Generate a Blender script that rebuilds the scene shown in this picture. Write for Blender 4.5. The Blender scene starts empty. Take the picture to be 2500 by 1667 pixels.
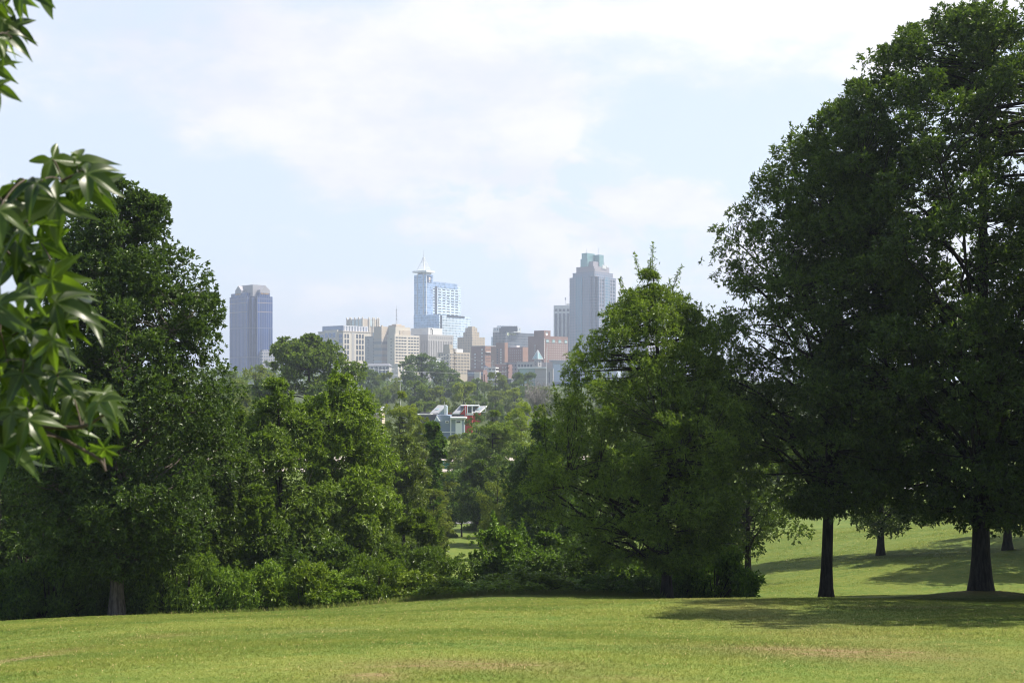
import bpy, math, random
import numpy as np
from mathutils import Vector, Matrix

SC = bpy.context.scene
COL = SC.collection
R = math.radians
F, CX, HY = 2778.0, 1250.0, 930.0          # focal length, centre and eye-level line of the 2500 px wide photograph
SUN_AZ, SUN_EL = 80.0, 55.0                # degrees right of the view, degrees up


# ------------------------------------------------------------------ terrain
_py = np.array([-80, -40, 0, 8, 16, 24, 32, 40, 46, 52, 60, 70, 80, 100, 130, 170, 210, 260, 330, 450, 700, 1200, 1700, 3000, 8000.])
_lawn = lambda y: -1.6 - .12 * y - .0008 * y * y
_pz = np.array([1.5, .6] + [_lawn(y) for y in (0, 8, 16, 24, 32, 40, 46, 52)] +
               [-11.9, -13.4, -14.7, -16.6, -18.6, -20.6, -20.4, -18.8, -15.6, -11.5, -7, -4, -2, 0, 0.])
_fy = np.linspace(-80, 8000, 16161)
_fz = np.interp(_fy, _py, _pz)
_k = np.ones(9) / 9
_fz = np.convolve(np.pad(_fz, 4, mode='edge'), _k, 'valid')


def sst(a, b, x):
    t = np.clip((x - a) / (b - a), 0, 1)
    return t * t * (3 - 2 * t)


def ground(x, y):
    x = np.asarray(x, float); y = np.asarray(y, float)
    z = np.interp(y, _fy, _fz)
    near = 1 - sst(55, 120, y)
    z = z - .054 * np.clip(-x - 1, 0, 40) * sst(0, 25, y) * near
    z = z + .112 * np.clip(x - 5, 0, 75) * sst(47, 78, y) * (1 - sst(150, 300, y))
    z = z + (.10 * np.sin(x * .31 + y * .17) + .07 * np.sin(x * .13 - y * .41 + 1.)) * sst(4, 14, y) * (1 - sst(600, 900, y))
    z = z + .28 * np.exp(-(((x - 19.4) / 2.2) ** 2 + ((y - 47) / 1.6) ** 2))
    return z


def gz(x, y):
    return float(ground(x, y))


def P(xs, ys, Y):
    return Vector(((xs - CX) / F * Y, Y, (HY - ys) / F * Y))


def wx(xs, Y):
    return (xs - CX) / F * Y


def wz(ys, Y):
    return (HY - ys) / F * Y


def hit(xs, ys, y0=5., y1=900.):
    Y = np.linspace(y0, y1, 8000)
    d = (HY - ys) / F * Y - ground((xs - CX) / F * Y, Y)
    i = int(np.argmax(d < 0))
    return wx(xs, Y[i]), float(Y[i])


# ------------------------------------------------------------------ scene graph helpers
def tag(o, label=None, cat=None, group=None, kind=None):
    if label: o['label'] = label
    if cat: o['category'] = cat
    if group: o['group'] = group
    if kind: o['kind'] = kind
    return o


def empty(name, loc, rz=0., label=None, cat=None, group=None):
    o = bpy.data.objects.new(name, None)
    COL.objects.link(o)
    o.location = loc
    o.rotation_euler = (0, 0, rz)
    o.empty_display_size = .5
    return tag(o, label, cat, group)


def link(name, me, mat=None, parent=None):
    o = bpy.data.objects.new(name, me)
    COL.objects.link(o)
    if mat is not None and len(me.materials) == 0:
        me.materials.append(mat)
    if parent is not None:
        o.parent = parent
    return o


class MB:
    """collects vertices and faces, then becomes one mesh"""
    def __init__(s):
        s.v, s.f, s.sz, s.n, s.at = [], [], [], 0, []

    def add(s, v, f, rnd=None):
        v = np.asarray(v, np.float32).reshape(-1, 3)
        f = np.asarray(f, np.int32)
        s.v.append(v); s.f.append((f + s.n).ravel()); s.sz.append(np.full(len(f), f.shape[1], np.int32))
        s.at.append(np.zeros(len(f), np.float32) if rnd is None else np.asarray(rnd, np.float32))
        s.n += len(v)

    def box(s, x0, x1, y0, y1, z0, z1):
        if x0 > x1: x0, x1 = x1, x0
        if y0 > y1: y0, y1 = y1, y0
        if z0 > z1: z0, z1 = z1, z0
        v = [(x0, y0, z0), (x1, y0, z0), (x1, y1, z0), (x0, y1, z0), (x0, y0, z1), (x1, y0, z1), (x1, y1, z1), (x0, y1, z1)]
        s.add(v, [(3, 2, 1, 0), (4, 5, 6, 7), (0, 1, 5, 4), (1, 2, 6, 5), (2, 3, 7, 6), (3, 0, 4, 7)])
        return s

    def poly(s, pts, off):
        """a flat outline pushed along off: a solid"""
        p = np.array(pts, float); q = p + np.array(off, float); n = len(p)
        b = s.n
        s.v.append(np.vstack([p, q]).astype(np.float32)); s.n += 2 * n
        s.f.append(np.arange(n, dtype=np.int32)[::-1] + b); s.sz.append(np.array([n], np.int32))
        s.f.append(np.arange(n, dtype=np.int32) + b + n); s.sz.append(np.array([n], np.int32))
        i = np.arange(n); j = (i + 1) % n
        s.f.append((np.stack([i, j, j + n, i + n], 1) + b).astype(np.int32).ravel()); s.sz.append(np.full(n, 4, np.int32))
        s.at.append(np.zeros(n + 2, np.float32))
        return s

    def tube(s, pts, rad, k=6):
        pts = np.asarray(pts, float); n = len(pts)
        rad = np.broadcast_to(np.asarray(rad, float), (n,))
        t = np.gradient(pts, axis=0)
        t /= np.linalg.norm(t, axis=1, keepdims=True) + 1e-9
        ref = np.array([1., 0, 0]) if abs(t[0][0]) < .8 else np.array([0, 1., 0])
        u = np.cross(t, ref); u /= np.linalg.norm(u, axis=1, keepdims=True) + 1e-9
        w = np.cross(t, u)
        a = np.arange(k) / k * 2 * math.pi
        v = pts[:, None] + rad[:, None, None] * (np.cos(a)[None, :, None] * u[:, None] + np.sin(a)[None, :, None] * w[:, None])
        i = np.arange(n - 1)[:, None] * k; j = np.arange(k)[None]; j2 = (j + 1) % k
        s.add(v.reshape(-1, 3), np.stack([i + j, i + j2, i + k + j2, i + k + j], -1).reshape(-1, 4))
        return s

    def mesh(s, name, smooth=False, rnd=False):
        me = bpy.data.meshes.new(name)
        if not s.v:
            return me
        v = np.vstack(s.v); f = np.concatenate(s.f); sz = np.concatenate(s.sz)
        me.vertices.add(len(v)); me.vertices.foreach_set('co', v.ravel())
        me.loops.add(len(f)); me.loops.foreach_set('vertex_index', f)
        me.polygons.add(len(sz))
        st = np.zeros(len(sz), np.int32); st[1:] = np.cumsum(sz)[:-1]
        me.polygons.foreach_set('loop_start', st)
        me.polygons.foreach_set('use_smooth', np.full(len(sz), smooth))
        me.update(calc_edges=True)
        if rnd:
            a = me.attributes.new('rnd', 'FLOAT', 'FACE')
            a.data.foreach_set('value', np.concatenate(s.at).astype(np.float32))
        return me

    def build(s, name, mat, parent=None, smooth=False, rnd=False):
        return link(name, s.mesh(name, smooth, rnd), mat, parent)


# ------------------------------------------------------------------ materials
def newmat(name):
    m = bpy.data.materials.new(name); m.use_nodes = True
    nt = m.node_tree; nt.nodes.clear()
    return m, nt


class N:
    def __init__(s, nt): s.nt = nt

    def n(s, t, **kw):
        o = s.nt.nodes.new(t)
        for k, v in kw.items(): setattr(o, k, v)
        return o

    def l(s, a, b): s.nt.links.new(a, b)

    def setin(s, node, i, v):
        if isinstance(v, bpy.types.NodeSocket): s.l(v, node.inputs[i])
        elif v is not None: node.inputs[i].default_value = v

    def math(s, op, a, b=None, c=None):
        o = s.n('ShaderNodeMath', operation=op)
        s.setin(o, 0, a); s.setin(o, 1, b); s.setin(o, 2, c)
        return o.outputs[0]

    def mix(s, f, a, b, bt='MIX'):
        o = s.n('ShaderNodeMix', data_type='RGBA', blend_type=bt)
        s.setin(o, 0, f)
        for i, v in ((6, a), (7, b)):
            if not isinstance(v, bpy.types.NodeSocket): v = tuple(v) + (1.,) if len(v) == 3 else v
            s.setin(o, i, v)
        return o.outputs[2]

    def noise(s, vec, scale, detail=3., rough=.55):
        o = s.n('ShaderNodeTexNoise')
        s.l(vec, o.inputs['Vector']); o.inputs['Scale'].default_value = scale
        o.inputs['Detail'].default_value = detail; o.inputs['Roughness'].default_value = rough
        return o.outputs[0]

    def ramp(s, f, a, b, lo=0., hi=1.):
        o = s.n('ShaderNodeMapRange', interpolation_type='SMOOTHSTEP')
        s.setin(o, 0, f); o.inputs[1].default_value = a; o.inputs[2].default_value = b
        o.inputs[3].default_value = lo; o.inputs[4].default_value = hi
        return o.outputs[0]

    def scalev(s, vec, sc):
        o = s.n('ShaderNodeVectorMath', operation='MULTIPLY')
        s.l(vec, o.inputs[0]); o.inputs[1].default_value = sc
        return o.outputs[0]

    def out(s, sh):
        o = s.n('ShaderNodeOutputMaterial'); s.l(sh, o.inputs[0]); return o

    def bsdf(s, col, rough=.6, metal=0., spec=.5):
        b = s.n('ShaderNodeBsdfPrincipled')
        if isinstance(col, bpy.types.NodeSocket): s.l(col, b.inputs['Base Color'])
        else: b.inputs['Base Color'].default_value = tuple(col) + (1.,)
        s.setin(b, 'Roughness', rough); s.setin(b, 'Metallic', metal)
        b.inputs['Specular IOR Level'].default_value = spec
        return b


_cache = {}


def plain(name, col, rough=.7, metal=0., var=.12, scale=.6, spec=.4):
    """painted, cast or stone surface with weathering noise"""
    if name in _cache: return _cache[name]
    m, nt = newmat(name); k = N(nt)
    tc = k.n('ShaderNodeTexCoord').outputs['Object']
    f = k.noise(tc, scale, 4.)
    c = k.mix(f, tuple(x * (1 - var * 1.6) for x in col), tuple(min(1, x * (1 + var)) for x in col))
    b = k.bsdf(c, rough, metal, spec)
    k.out(b.outputs[0]); _cache[name] = m
    return m


def facade(name, wall, glass, pu, pz, fu, fz, rough=.75, grough=.2, ou=0., oz=0., gmetal=.3, bandcol=None, wmetal=0.):
    """walls with a repeating grid of openings; object axes run along the two faces"""
    if name in _cache: return _cache[name]
    m, nt = newmat(name); k = N(nt)
    tc = k.n('ShaderNodeTexCoord').outputs['Object']
    sp = k.n('ShaderNodeSeparateXYZ'); k.l(tc, sp.inputs[0])
    h = k.math('SUBTRACT', sp.outputs[1], sp.outputs[0])
    a = k.math('DIVIDE', k.math('ADD', h, ou + 1000 * pu), pu)
    b = k.math('DIVIDE', k.math('ADD', sp.outputs[2], oz + 1000 * pz), pz)
    fa = k.math('LESS_THAN', k.math('FRACT', a), fu)
    fb = k.math('LESS_THAN', k.math('FRACT', b), fz)
    g = k.math('MULTIPLY', fa, fb)
    geo = k.n('ShaderNodeNewGeometry')
    sn = k.n('ShaderNodeSeparateXYZ'); k.l(geo.outputs['Normal'], sn.inputs[0])
    g = k.math('MULTIPLY', g, k.math('LESS_THAN', k.math('ABSOLUTE', sn.outputs[2]), .5))
    cv = k.n('ShaderNodeCombineXYZ'); k.l(k.math('FLOOR', a), cv.inputs[0]); k.l(k.math('FLOOR', b), cv.inputs[1])
    wn = k.n('ShaderNodeTexWhiteNoise'); k.l(cv.outputs[0], wn.inputs[0])
    gl = k.mix(wn.outputs[0], tuple(x * .7 for x in glass), tuple(x * 1.35 for x in glass))
    f = k.noise(tc, .12, 4.)
    wl = k.mix(f, tuple(x * .86 for x in wall), tuple(min(1, x * 1.08) for x in wall))
    c = k.mix(g, wl, gl)
    r = k.math('MULTIPLY_ADD', g, grough - rough, rough)
    mt = k.math('MULTIPLY_ADD', g, gmetal - wmetal, wmetal)
    bs = k.bsdf(c, r, mt, .5)
    k.out(bs.outputs[0]); _cache[name] = m
    return m


def glassy(name, col, metal=.5, rough=.14):
    if name in _cache: return _cache[name]
    m, nt = newmat(name); k = N(nt)
    tc = k.n('ShaderNodeTexCoord').outputs['Object']
    f = k.noise(tc, .35, 2.)
    c = k.mix(f, tuple(x * .8 for x in col), tuple(min(1, x * 1.15) for x in col))
    k.out(k.bsdf(c, rough, metal, .6).outputs[0]); _cache[name] = m
    return m


def leafmat(name, dark, light, trans=.38, gloss=.42, tint=True, tcol=(1.3, 1.34, .52)):
    m, nt = newmat(name); k = N(nt)
    at = k.n('ShaderNodeAttribute'); at.attribute_name = 'rnd'
    c = k.mix(at.outputs['Fac'], dark, light)
    if not tint:
        vn = k.n('ShaderNodeAttribute'); vn.attribute_name = 'vein'
        g_ = k.n('ShaderNodeNewGeometry').outputs['Position']
        blot = k.ramp(k.noise(g_, 55., 3.), .62, .78)
        c = k.mix(k.math('MULTIPLY', blot, .35), c, (.075, .062, .02))
        c = k.mix(k.math('MULTIPLY', vn.outputs['Fac'], .6), c, (.11, .15, .045))
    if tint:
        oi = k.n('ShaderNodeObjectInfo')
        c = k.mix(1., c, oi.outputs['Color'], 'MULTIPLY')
    b = k.bsdf(c, gloss, 0., .4 if tint else .5)
    t = k.n('ShaderNodeBsdfTranslucent')
    k.l(k.mix(1., c, tcol, 'MULTIPLY'), t.inputs[0])
    mx = k.n('ShaderNodeMixShader'); mx.inputs[0].default_value = trans
    k.l(b.outputs[0], mx.inputs[1]); k.l(t.outputs[0], mx.inputs[2])
    k.out(mx.outputs[0])
    return m


def barkmat(name, col):
    m, nt = newmat(name); k = N(nt)
    tc = k.n('ShaderNodeTexCoord').outputs['Object']
    f = k.noise(k.scalev(tc, (9, 9, 1.4)), 1.3, 5., .65)
    c = k.mix(k.ramp(f, .35, .65), tuple(x * .5 for x in col), tuple(x * 1.35 for x in col))
    b = k.bsdf(c, .9, 0., .2)
    bp = k.n('ShaderNodeBump'); bp.inputs['Strength'].default_value = .7; bp.inputs['Distance'].default_value = .05
    k.l(f, bp.inputs['Height']); k.l(bp.outputs[0], b.inputs['Normal'])
    k.out(b.outputs[0])
    return m


LEAF = leafmat('leaf', (.032, .060, .013), (.120, .180, .034))
LEAF_FAR = leafmat('leaf_far', (.098, .142, .020), (.232, .282, .042), .38, .55)
LEAF_NEAR = leafmat('leaf_sweetgum', (.014, .028, .010), (.066, .096, .017), .48, .36, False, (2.3, 2.7, .7))
BARK = barkmat('bark', (.030, .026, .021))
BARK_PALE = barkmat('bark_pale', (.12, .10, .085))
TWIG = plain('twig_bark', (.07, .05, .035), .7, 0., .3, 30.)


def grassmat(name, blades=False):
    m, nt = newmat(name); k = N(nt)
    g = k.n('ShaderNodeNewGeometry').outputs['Position']
    flat = k.scalev(g, (1, 1, 0))
    n1 = k.noise(k.scalev(flat, (.5, 1.3, 1)), .22, 4., .6)
    n2 = k.noise(flat, 1.7, 4., .65)
    n3 = k.noise(flat, 9., 3., .7)
    c = k.mix(k.ramp(n1, .36, .66), (.080, .136, .022), (.144, .180, .032))
    c = k.mix(k.ramp(n2, .3, .75), c, k.mix(.5, c, (.21, .21, .045)))
    c = k.mix(k.math('MULTIPLY', k.ramp(n3, .35, .7), .3), c, k.mix(1., c, (.62, .72, .5), 'MULTIPLY'))
    if blades:
        at = k.n('ShaderNodeAttribute'); at.attribute_name = 'rnd'
        c = k.mix(at.outputs['Fac'], k.mix(1., c, (.92, .95, .9), 'MULTIPLY'), k.mix(1., c, (1.14, 1.1, 1.05), 'MULTIPLY'))
        a2 = k.n('ShaderNodeAttribute'); a2.attribute_name = 'bare'
        c = k.mix(k.math('MULTIPLY', a2.outputs['Fac'], .9), c, (.150, .110, .045))
        c = k.mix(k.ramp(at.outputs['Fac'], .975, .985), c, (.40, .32, .15))
        b = k.bsdf(c, .7, 0., .1)
        up = k.n('ShaderNodeCombineXYZ'); up.inputs[2].default_value = 1.; k.l(up.outputs[0], b.inputs['Normal'])
        t = k.n('ShaderNodeBsdfTranslucent'); k.l(c, t.inputs[0])
        mx = k.n('ShaderNodeMixShader'); mx.inputs[0].default_value = .12
        k.l(b.outputs[0], mx.inputs[1]); k.l(t.outputs[0], mx.inputs[2]); k.out(mx.outputs[0])
        return m
    at = k.n('ShaderNodeAttribute'); at.attribute_name = 'bare'
    br = k.math('MULTIPLY', at.outputs['Fac'], k.ramp(k.noise(k.scalev(flat, (.6, 2.2, 1)), 1.4, 5., .7), .38, .62))
    dirt = k.mix(n3, (.16, .105, .055), (.30, .20, .115))
    c = k.mix(k.math('MULTIPLY', at.outputs['Fac'], .8), c, (.150, .115, .045))
    c = k.mix(k.math('MULTIPLY', k.ramp(br, .25, .85), .8), c, dirt)
    at3 = k.n('ShaderNodeAttribute'); at3.attribute_name = 'bank_tone'
    c = k.mix(at3.outputs['Fac'], c, k.mix(k.ramp(n2, .3, .7), (.060, .106, .018), (.118, .148, .028)))
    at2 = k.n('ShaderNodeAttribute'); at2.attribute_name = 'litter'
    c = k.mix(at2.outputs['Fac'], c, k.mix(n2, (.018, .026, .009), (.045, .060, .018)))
    b = k.bsdf(c, .85, 0., .15)
    bp = k.n('ShaderNodeBump'); bp.inputs['Strength'].default_value = .5; bp.inputs['Distance'].default_value = .06
    k.l(n3, bp.inputs['Height']); k.l(bp.outputs[0], b.inputs['Normal'])
    k.out(b.outputs[0])
    return m


# ------------------------------------------------------------------ ground
def bare_amount(x, y):
    a = np.zeros_like(x)
    for (xs, ys, rx, ry, k) in ((905, 1652, 95, 16, 1.), (1120, 1622, 330, 16, .8), (60, 1607, 60, 8, .9), (150, 1590, 60, 6, .6), (400, 1552, 90, 6, .5),
                                (2050, 1592, 360, 16, .85), (2200, 1592, 60, 8, 1.), (1900, 1585, 140, 10, .9), (1500, 1655, 220, 8, .5), (2250, 1482, 200, 4, .5), (780, 1540, 120, 6, .35),
                                (1740, 1462, 120, 3, .4), (2330, 1400, 160, 18, .25), (2480, 1372, 60, 14, .5)):
        X, Y = hit(xs, ys)
        X2, Y2 = hit(xs, ys - ry)
        sx = rx / F * Y; sy = max(.25, abs(Y2 - Y))
        a = np.maximum(a, k * np.exp(-(((x - X) / sx) ** 2 + ((y - Y) / sy) ** 2)))
    for tx, ty in ((19.4, 47), (13.25, 48), (6.26, 46), (-15.6, 45)):
        a = np.maximum(a, .95 * np.exp(-(((x - tx) / 1.9) ** 2 + ((y - ty) / 1.5) ** 2)))
    return a


def make_ground():
    def axis(parts):
        return np.concatenate([np.arange(a, b, s) for a, b, s in parts])
    ys = axis([(-80, 4, 6), (4, 11, .8), (11, 64, .28), (64, 150, 1.2), (150, 700, 6), (700, 2000, 30), (2000, 6001, 250)])
    xs = axis([(0, 30, .34), (30, 70, 1.2), (70, 300, 6), (300, 1000, 30), (1000, 4001, 250)])
    xs = np.concatenate([-xs[:0:-1], xs])
    X, Y = np.meshgrid(xs, ys)
    Z = ground(X, Y)
    nx, ny = len(xs), len(ys)
    i = np.arange(ny - 1)[:, None] * nx; j = np.arange(nx - 1)[None]
    m = MB(); m.add(np.stack([X, Y, Z], -1).reshape(-1, 3), np.stack([i + j, i + j + 1, i + nx + j + 1, i + nx + j], -1).reshape(-1, 4))
    me = m.mesh('ground', True)
    a = me.attributes.new('bare', 'FLOAT', 'POINT'); a.data.foreach_set('value', bare_amount(X, Y).ravel().astype(np.float32))
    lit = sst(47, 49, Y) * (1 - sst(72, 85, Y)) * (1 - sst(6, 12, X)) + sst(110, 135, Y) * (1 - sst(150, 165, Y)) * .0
    bank_tone = sst(48, 58, Y) * (.75 + .2 * np.sin(X * .21 + Y * .1)) * .9  # darker, greener grass tone past the crest, varied in waves
    a = me.attributes.new('bank_tone', 'FLOAT', 'POINT'); a.data.foreach_set('value', bank_tone.ravel().astype(np.float32))
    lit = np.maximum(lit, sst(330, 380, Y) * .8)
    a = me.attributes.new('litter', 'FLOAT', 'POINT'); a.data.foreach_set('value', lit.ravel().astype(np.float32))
    o = link('ground', me, grassmat('lawn'))
    tag(o, kind='structure')


make_ground()


def make_grass():
    rng = np.random.default_rng(5)
    n = 1080000
    y = 9.5 + 40 * rng.random(n) ** 1.35
    x = (rng.random(n) * 2 - 1) * (y * .475 + 4.)
    edge = 47.0
    tall = np.zeros(n, bool); nt2 = 26000
    x[:nt2] = rng.uniform(-24, 6, nt2); y[:nt2] = 45.2 + rng.normal(0, .35, nt2) - .012 * np.abs(x[:nt2] + 6); tall[:nt2] = True
    nh = 170000                                                     # the bank beyond the crest
    y[nt2:nt2 + nh] = rng.uniform(50, 112, nh); x[nt2:nt2 + nh] = 5 + rng.random(nh) * (y[nt2:nt2 + nh] * .475 - 1)
    bank = np.zeros(n, bool); bank[nt2:nt2 + nh] = True
    b = bare_amount(x, y)
    keep = ((y < edge) | bank) & (rng.random(n) > b * .82)
    x, y, tall = x[keep], y[keep], tall[keep]; n = len(x)
    z = ground(x, y) - .006
    hgt = (.012 + .020 * rng.random(n)) * (1 + .2 * np.sin(x * .9 + 2 * np.sin(y * .7))) * (.8 + y * .012)
    hgt = np.where(tall, .08 + .22 * rng.random(n) ** 2, hgt)
    wd = .0025 + .00038 * y
    a = rng.random(n) * math.tau
    lean = rng.normal(0, 1.0, (n, 2)) * hgt[:, None] * np.where(tall, .45, 1)[:, None]
    dx, dy = np.cos(a) * wd, np.sin(a) * wd
    v = np.stack([np.stack([x - dx, y - dy, z], 1), np.stack([x + dx, y + dy, z], 1), np.stack([x + lean[:, 0], y + lean[:, 1], z + hgt], 1)], 1)
    m = MB(); m.add(v.reshape(-1, 3), np.arange(3 * n).reshape(-1, 3), rng.random(n))
    o = m.build('grass', grassmat('grass_blade', True), None, False, True)
    a = o.data.attributes.new('bare', 'FLOAT', 'FACE'); a.data.foreach_set('value', (bare_amount(x, y) * (.6 + .8 * rng.random(n)) * np.where(tall, 0, 1)).astype(np.float32))
    tag(o, 'short mown grass blades covering the near lawn', 'grass', None, 'stuff')


make_grass()


def strip(name, x0, x1, yc, half, mat, lift=.08, bend=0.):
    xs = np.linspace(x0, x1, 90); t = np.linspace(-1, 1, 5)
    X = np.repeat(xs[:, None], 5, 1); Y = yc + bend * ((X - (x0 + x1) / 2) / (x1 - x0)) ** 2 * 4 + half * t[None]
    Z = ground(X, Y).mean(1, keepdims=True) + lift + 0 * X
    Z = np.maximum(Z, ground(X, Y) + lift)
    m = MB(); i = np.arange(89)[:, None] * 5; j = np.arange(4)[None]
    m.add(np.stack([X, Y, Z], -1).reshape(-1, 3), np.stack([i + j, i + 5 + j, i + 6 + j, i + 1 + j], -1).reshape(-1, 4))
    return tag(m.build(name, mat, None, True), kind='structure')


CONC = plain('pale_concrete', (.42, .36, .32), .85, 0., .15, .5)
ASPH = plain('asphalt', (.16, .16, .165), .9, 0., .2, .8)
strip('road', -90, 110, hit(1105, 1149, 100)[1], 4.5, CONC, .10)
strip('road', -90, 110, hit(1105, 1122, 100)[1], 5.5, CONC, .10)
strip('path', -60, 60, hit(1000, 1276, 80)[1], 2.2, ASPH, .08, -14)


# ------------------------------------------------------------------ trees
def unit(a):
    return a / (np.linalg.norm(a, axis=-1, keepdims=True) + 1e-9)


def leaf_quads(mb, base, d, L, W, rng, up=.6):
    """one folded four-point leaf per row"""
    n = len(base)
    nn = unit(rng.normal(0, 1, (n, 3)) + np.array([0, 0, up]))
    s = unit(np.cross(d, nn)); nn = np.cross(s, d)
    L = L * (.7 + .6 * rng.random((n, 1))); W = W * (.75 + .5 * rng.random((n, 1)))
    mid = base + d * L * .48
    dz = nn * W * .28
    tip = base + d * L - nn * L * .12
    v = np.stack([base, mid + s * W * .5 + dz, tip, mid - s * W * .5 + dz], 1).reshape(-1, 3)
    mb.add(v, np.arange(4 * n).reshape(-1, 4), rng.random(n))


def crown_leaves(mb, c, cr, out, rng, bunches, per, L, W, flat=.65, droop=0., upl=.95):
    """c clump centres, cr radii, out outward directions"""
    n = len(c)
    nb = bunches
    ci = np.repeat(np.arange(n), nb)
    dirs = unit(rng.normal(0, 1, (n * nb, 3)) + out[ci] * .35 + np.array([0, 0, .15]))
    rr = rng.random((n * nb, 1)) ** .42
    sc = np.stack([np.ones(n * nb), np.ones(n * nb), np.full(n * nb, flat)], 1)
    pos = c[ci] + dirs * rr * cr[ci][:, None] * sc
    pos[:, 2] -= droop * cr[ci] * (rr[:, 0] ** 2) * .6
    bi = np.repeat(np.arange(n * nb), per)
    d = unit(rng.normal(0, 1, (len(bi), 3)) * .85 + dirs[bi] * .75 + np.array([0, 0, .12 - droop]))
    base = pos[bi] + rng.normal(0, .02, (len(bi), 3))
    leaf_quads(mb, base, d, L, W, rng, upl)


def make_tree_meshes(seed, H, prof, r0, L, W, clumps, crad, bunches=26, per=6, flat=.65, droop=0., limbs=16, slope=.8, lean=0., zfork=None,
                     shell=.45, over=.08, spikes=0, wood_k=8, depth=1., hollow=0., cpb=8, bsp=1.05):
    """prof: rows (z, reach to -x, reach to +x); returns wood mesh, crown mesh (base at the origin)"""
    rng = np.random.default_rng(seed)
    prof = np.array(sorted(prof), float)
    pz, pl, pr = prof.T

    def reach(z, az):
        l = np.maximum(.15, np.interp(z, pz, pl)); r = np.maximum(.15, np.interp(z, pz, pr))
        y = (l + r) / 2 * depth
        ax = np.where(np.cos(az) > 0, r, l)
        return 1 / np.sqrt((np.cos(az) / ax) ** 2 + (np.sin(az) / y) ** 2)
    wood = MB()
    # trunk
    zt = np.linspace(-.4, H * .97, 26)
    wob = np.cumsum(rng.normal(0, .012 * H / 10, (26, 2)), 0); wob -= wob[0]; wob *= np.linspace(0, 1, 26)[:, None]
    tx = lean * np.clip(zt / H, 0, 1) ** 1.5 + wob[:, 0]; ty = wob[:, 1]
    rt = r0 * np.clip(1 - np.clip(zt, 0, H) / (H * 1.02), .02, 1) ** .75 * (1 + .75 * np.exp(-np.clip(zt + .1, 0, 9) / (.9 * max(.5, r0 * 2))))
    trunk = np.stack([tx, ty, zt], 1)
    wood.tube(trunk, rt, 12)
    # clumps
    zz = np.linspace(pz[0], pz[-1], 200)
    w = np.maximum(.15, np.interp(zz, pz, pl + pr) / 2) + .1
    w = w / w.sum()
    axl = lambda q: lean * np.clip(q / H, 0, 1) ** 1.5
    # boughs: well spaced centres, each carrying a flat cloud of clumps
    nbg = max(8, int(clumps / cpb))
    cand = 10
    bc = np.zeros((0, 3))
    for _ in range(nbg):
        z = rng.choice(zz, cand, p=w); az = rng.random(cand) * math.tau
        e = reach(z, az)
        rr = hollow + (1 - hollow) * rng.random(cand) ** shell
        off = np.maximum(e * rr - crad * .5, 0)
        p = np.stack([np.cos(az) * off + axl(z), np.sin(az) * off, z], 1)
        if len(bc):
            dd = np.linalg.norm((p[:, None] - bc[None]) * np.array([1, 1, 1.5]), axis=2).min(1) / (.5 + e / e.max())
            bc = np.vstack([bc, p[dd.argmax()]])
        else:
            bc = p[:1]
    bi = rng.integers(0, nbg, clumps)
    brad = np.hypot(bc[:, 0] - axl(bc[:, 2]), bc[:, 1])
    bs = crad * bsp * np.clip(reach(bc[:, 2], np.arctan2(bc[:, 1], bc[:, 0] - axl(bc[:, 2]))) / (crad * 4.), .25, 1.)
    c = bc[bi] + rng.normal(0, 1, (clumps, 3)) * bs[bi][:, None] * np.array([1, 1, .52])
    c[:, 2] = np.clip(c[:, 2], pz[0], pz[-1] - .15)
    z = c[:, 2]; lin = axl(z)
    az = np.arctan2(c[:, 1], c[:, 0] - lin); e = reach(z, az); off = np.hypot(c[:, 0] - lin, c[:, 1])
    crs = crad * (.5 + .7 * rng.random(clumps)) * np.clip(e / (crad * 2.2), .35, 1.)
    lim = np.maximum(e * (1 + over * rng.normal(0, 1, clumps)) - crs * .3, .03)
    f_ = np.minimum(1, lim / np.maximum(off, 1e-3))
    off = off * f_
    c[:, 0] = lin + np.cos(az) * off; c[:, 1] = np.sin(az) * off
    axx = np.interp(z, zt, tx); ayy = np.interp(z, zt, ty)
    # limbs
    order = np.argsort(-off * (1 + .3 * rng.random(clumps)))
    lims = []; nodes = [trunk[4:]]; nrad = [rt[4:]]
    zlo = pz[0]
    for q in order[:limbs]:
        tip = c[q]
        rad = math.hypot(tip[0] - axx[q], tip[1] - ayy[q])
        zs = np.clip(tip[2] - slope * rad * (.7 + .6 * rng.random()), max(zlo * .55, H * .10), H * .93)
        if zfork is not None: zs = max(zs, zfork)
        x0 = np.interp(zs, zt, tx); y0 = np.interp(zs, zt, ty); rs = np.interp(zs, zt, rt)
        t = np.linspace(0, 1, 9)[:, None]
        a = np.array([x0, y0, zs]); b = tip
        mid = (a + b) / 2 + np.array([0, 0, rng.normal(.16, .14) * rad]) + rng.normal(0, .09 * rad, 3)
        pts = (1 - t) ** 2 * a + 2 * t * (1 - t) * mid + t * t * b
        pts[1:-1] += rng.normal(0, .018 * rad, (7, 3))
        rad_ = min(rs * .5, .011 * rad + .022) * (1 - .85 * t[:, 0])
        wood.tube(pts, rad_, 6)
        nodes.append(pts[2:]); nrad.append(rad_[2:])
    nodes = np.vstack(nodes); nrad = np.concatenate(nrad)
    for q in range(clumps):
        d = nodes - c[q]
        dist = np.linalg.norm(d, axis=1) + np.where(d[:, 2] > .3, 1.5, 0)
        b = int(dist.argmin()); a = nodes[b]
        t = np.linspace(0, 1, 4)[:, None]
        mid = (a + c[q]) / 2 + rng.normal(0, .08 * dist[b], 3)
        pts = (1 - t) ** 2 * a + 2 * t * (1 - t) * mid + t * t * c[q]
        wood.tube(pts, np.linspace(min(nrad[b] * .7, .012 + .012 * dist[b]), .006 + .001 * dist[b], 4), 4)
    crown = MB()
    outd = unit(np.stack([c[:, 0] - axx, c[:, 1] - ayy, (z - np.median(z)) * .35], 1))
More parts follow.
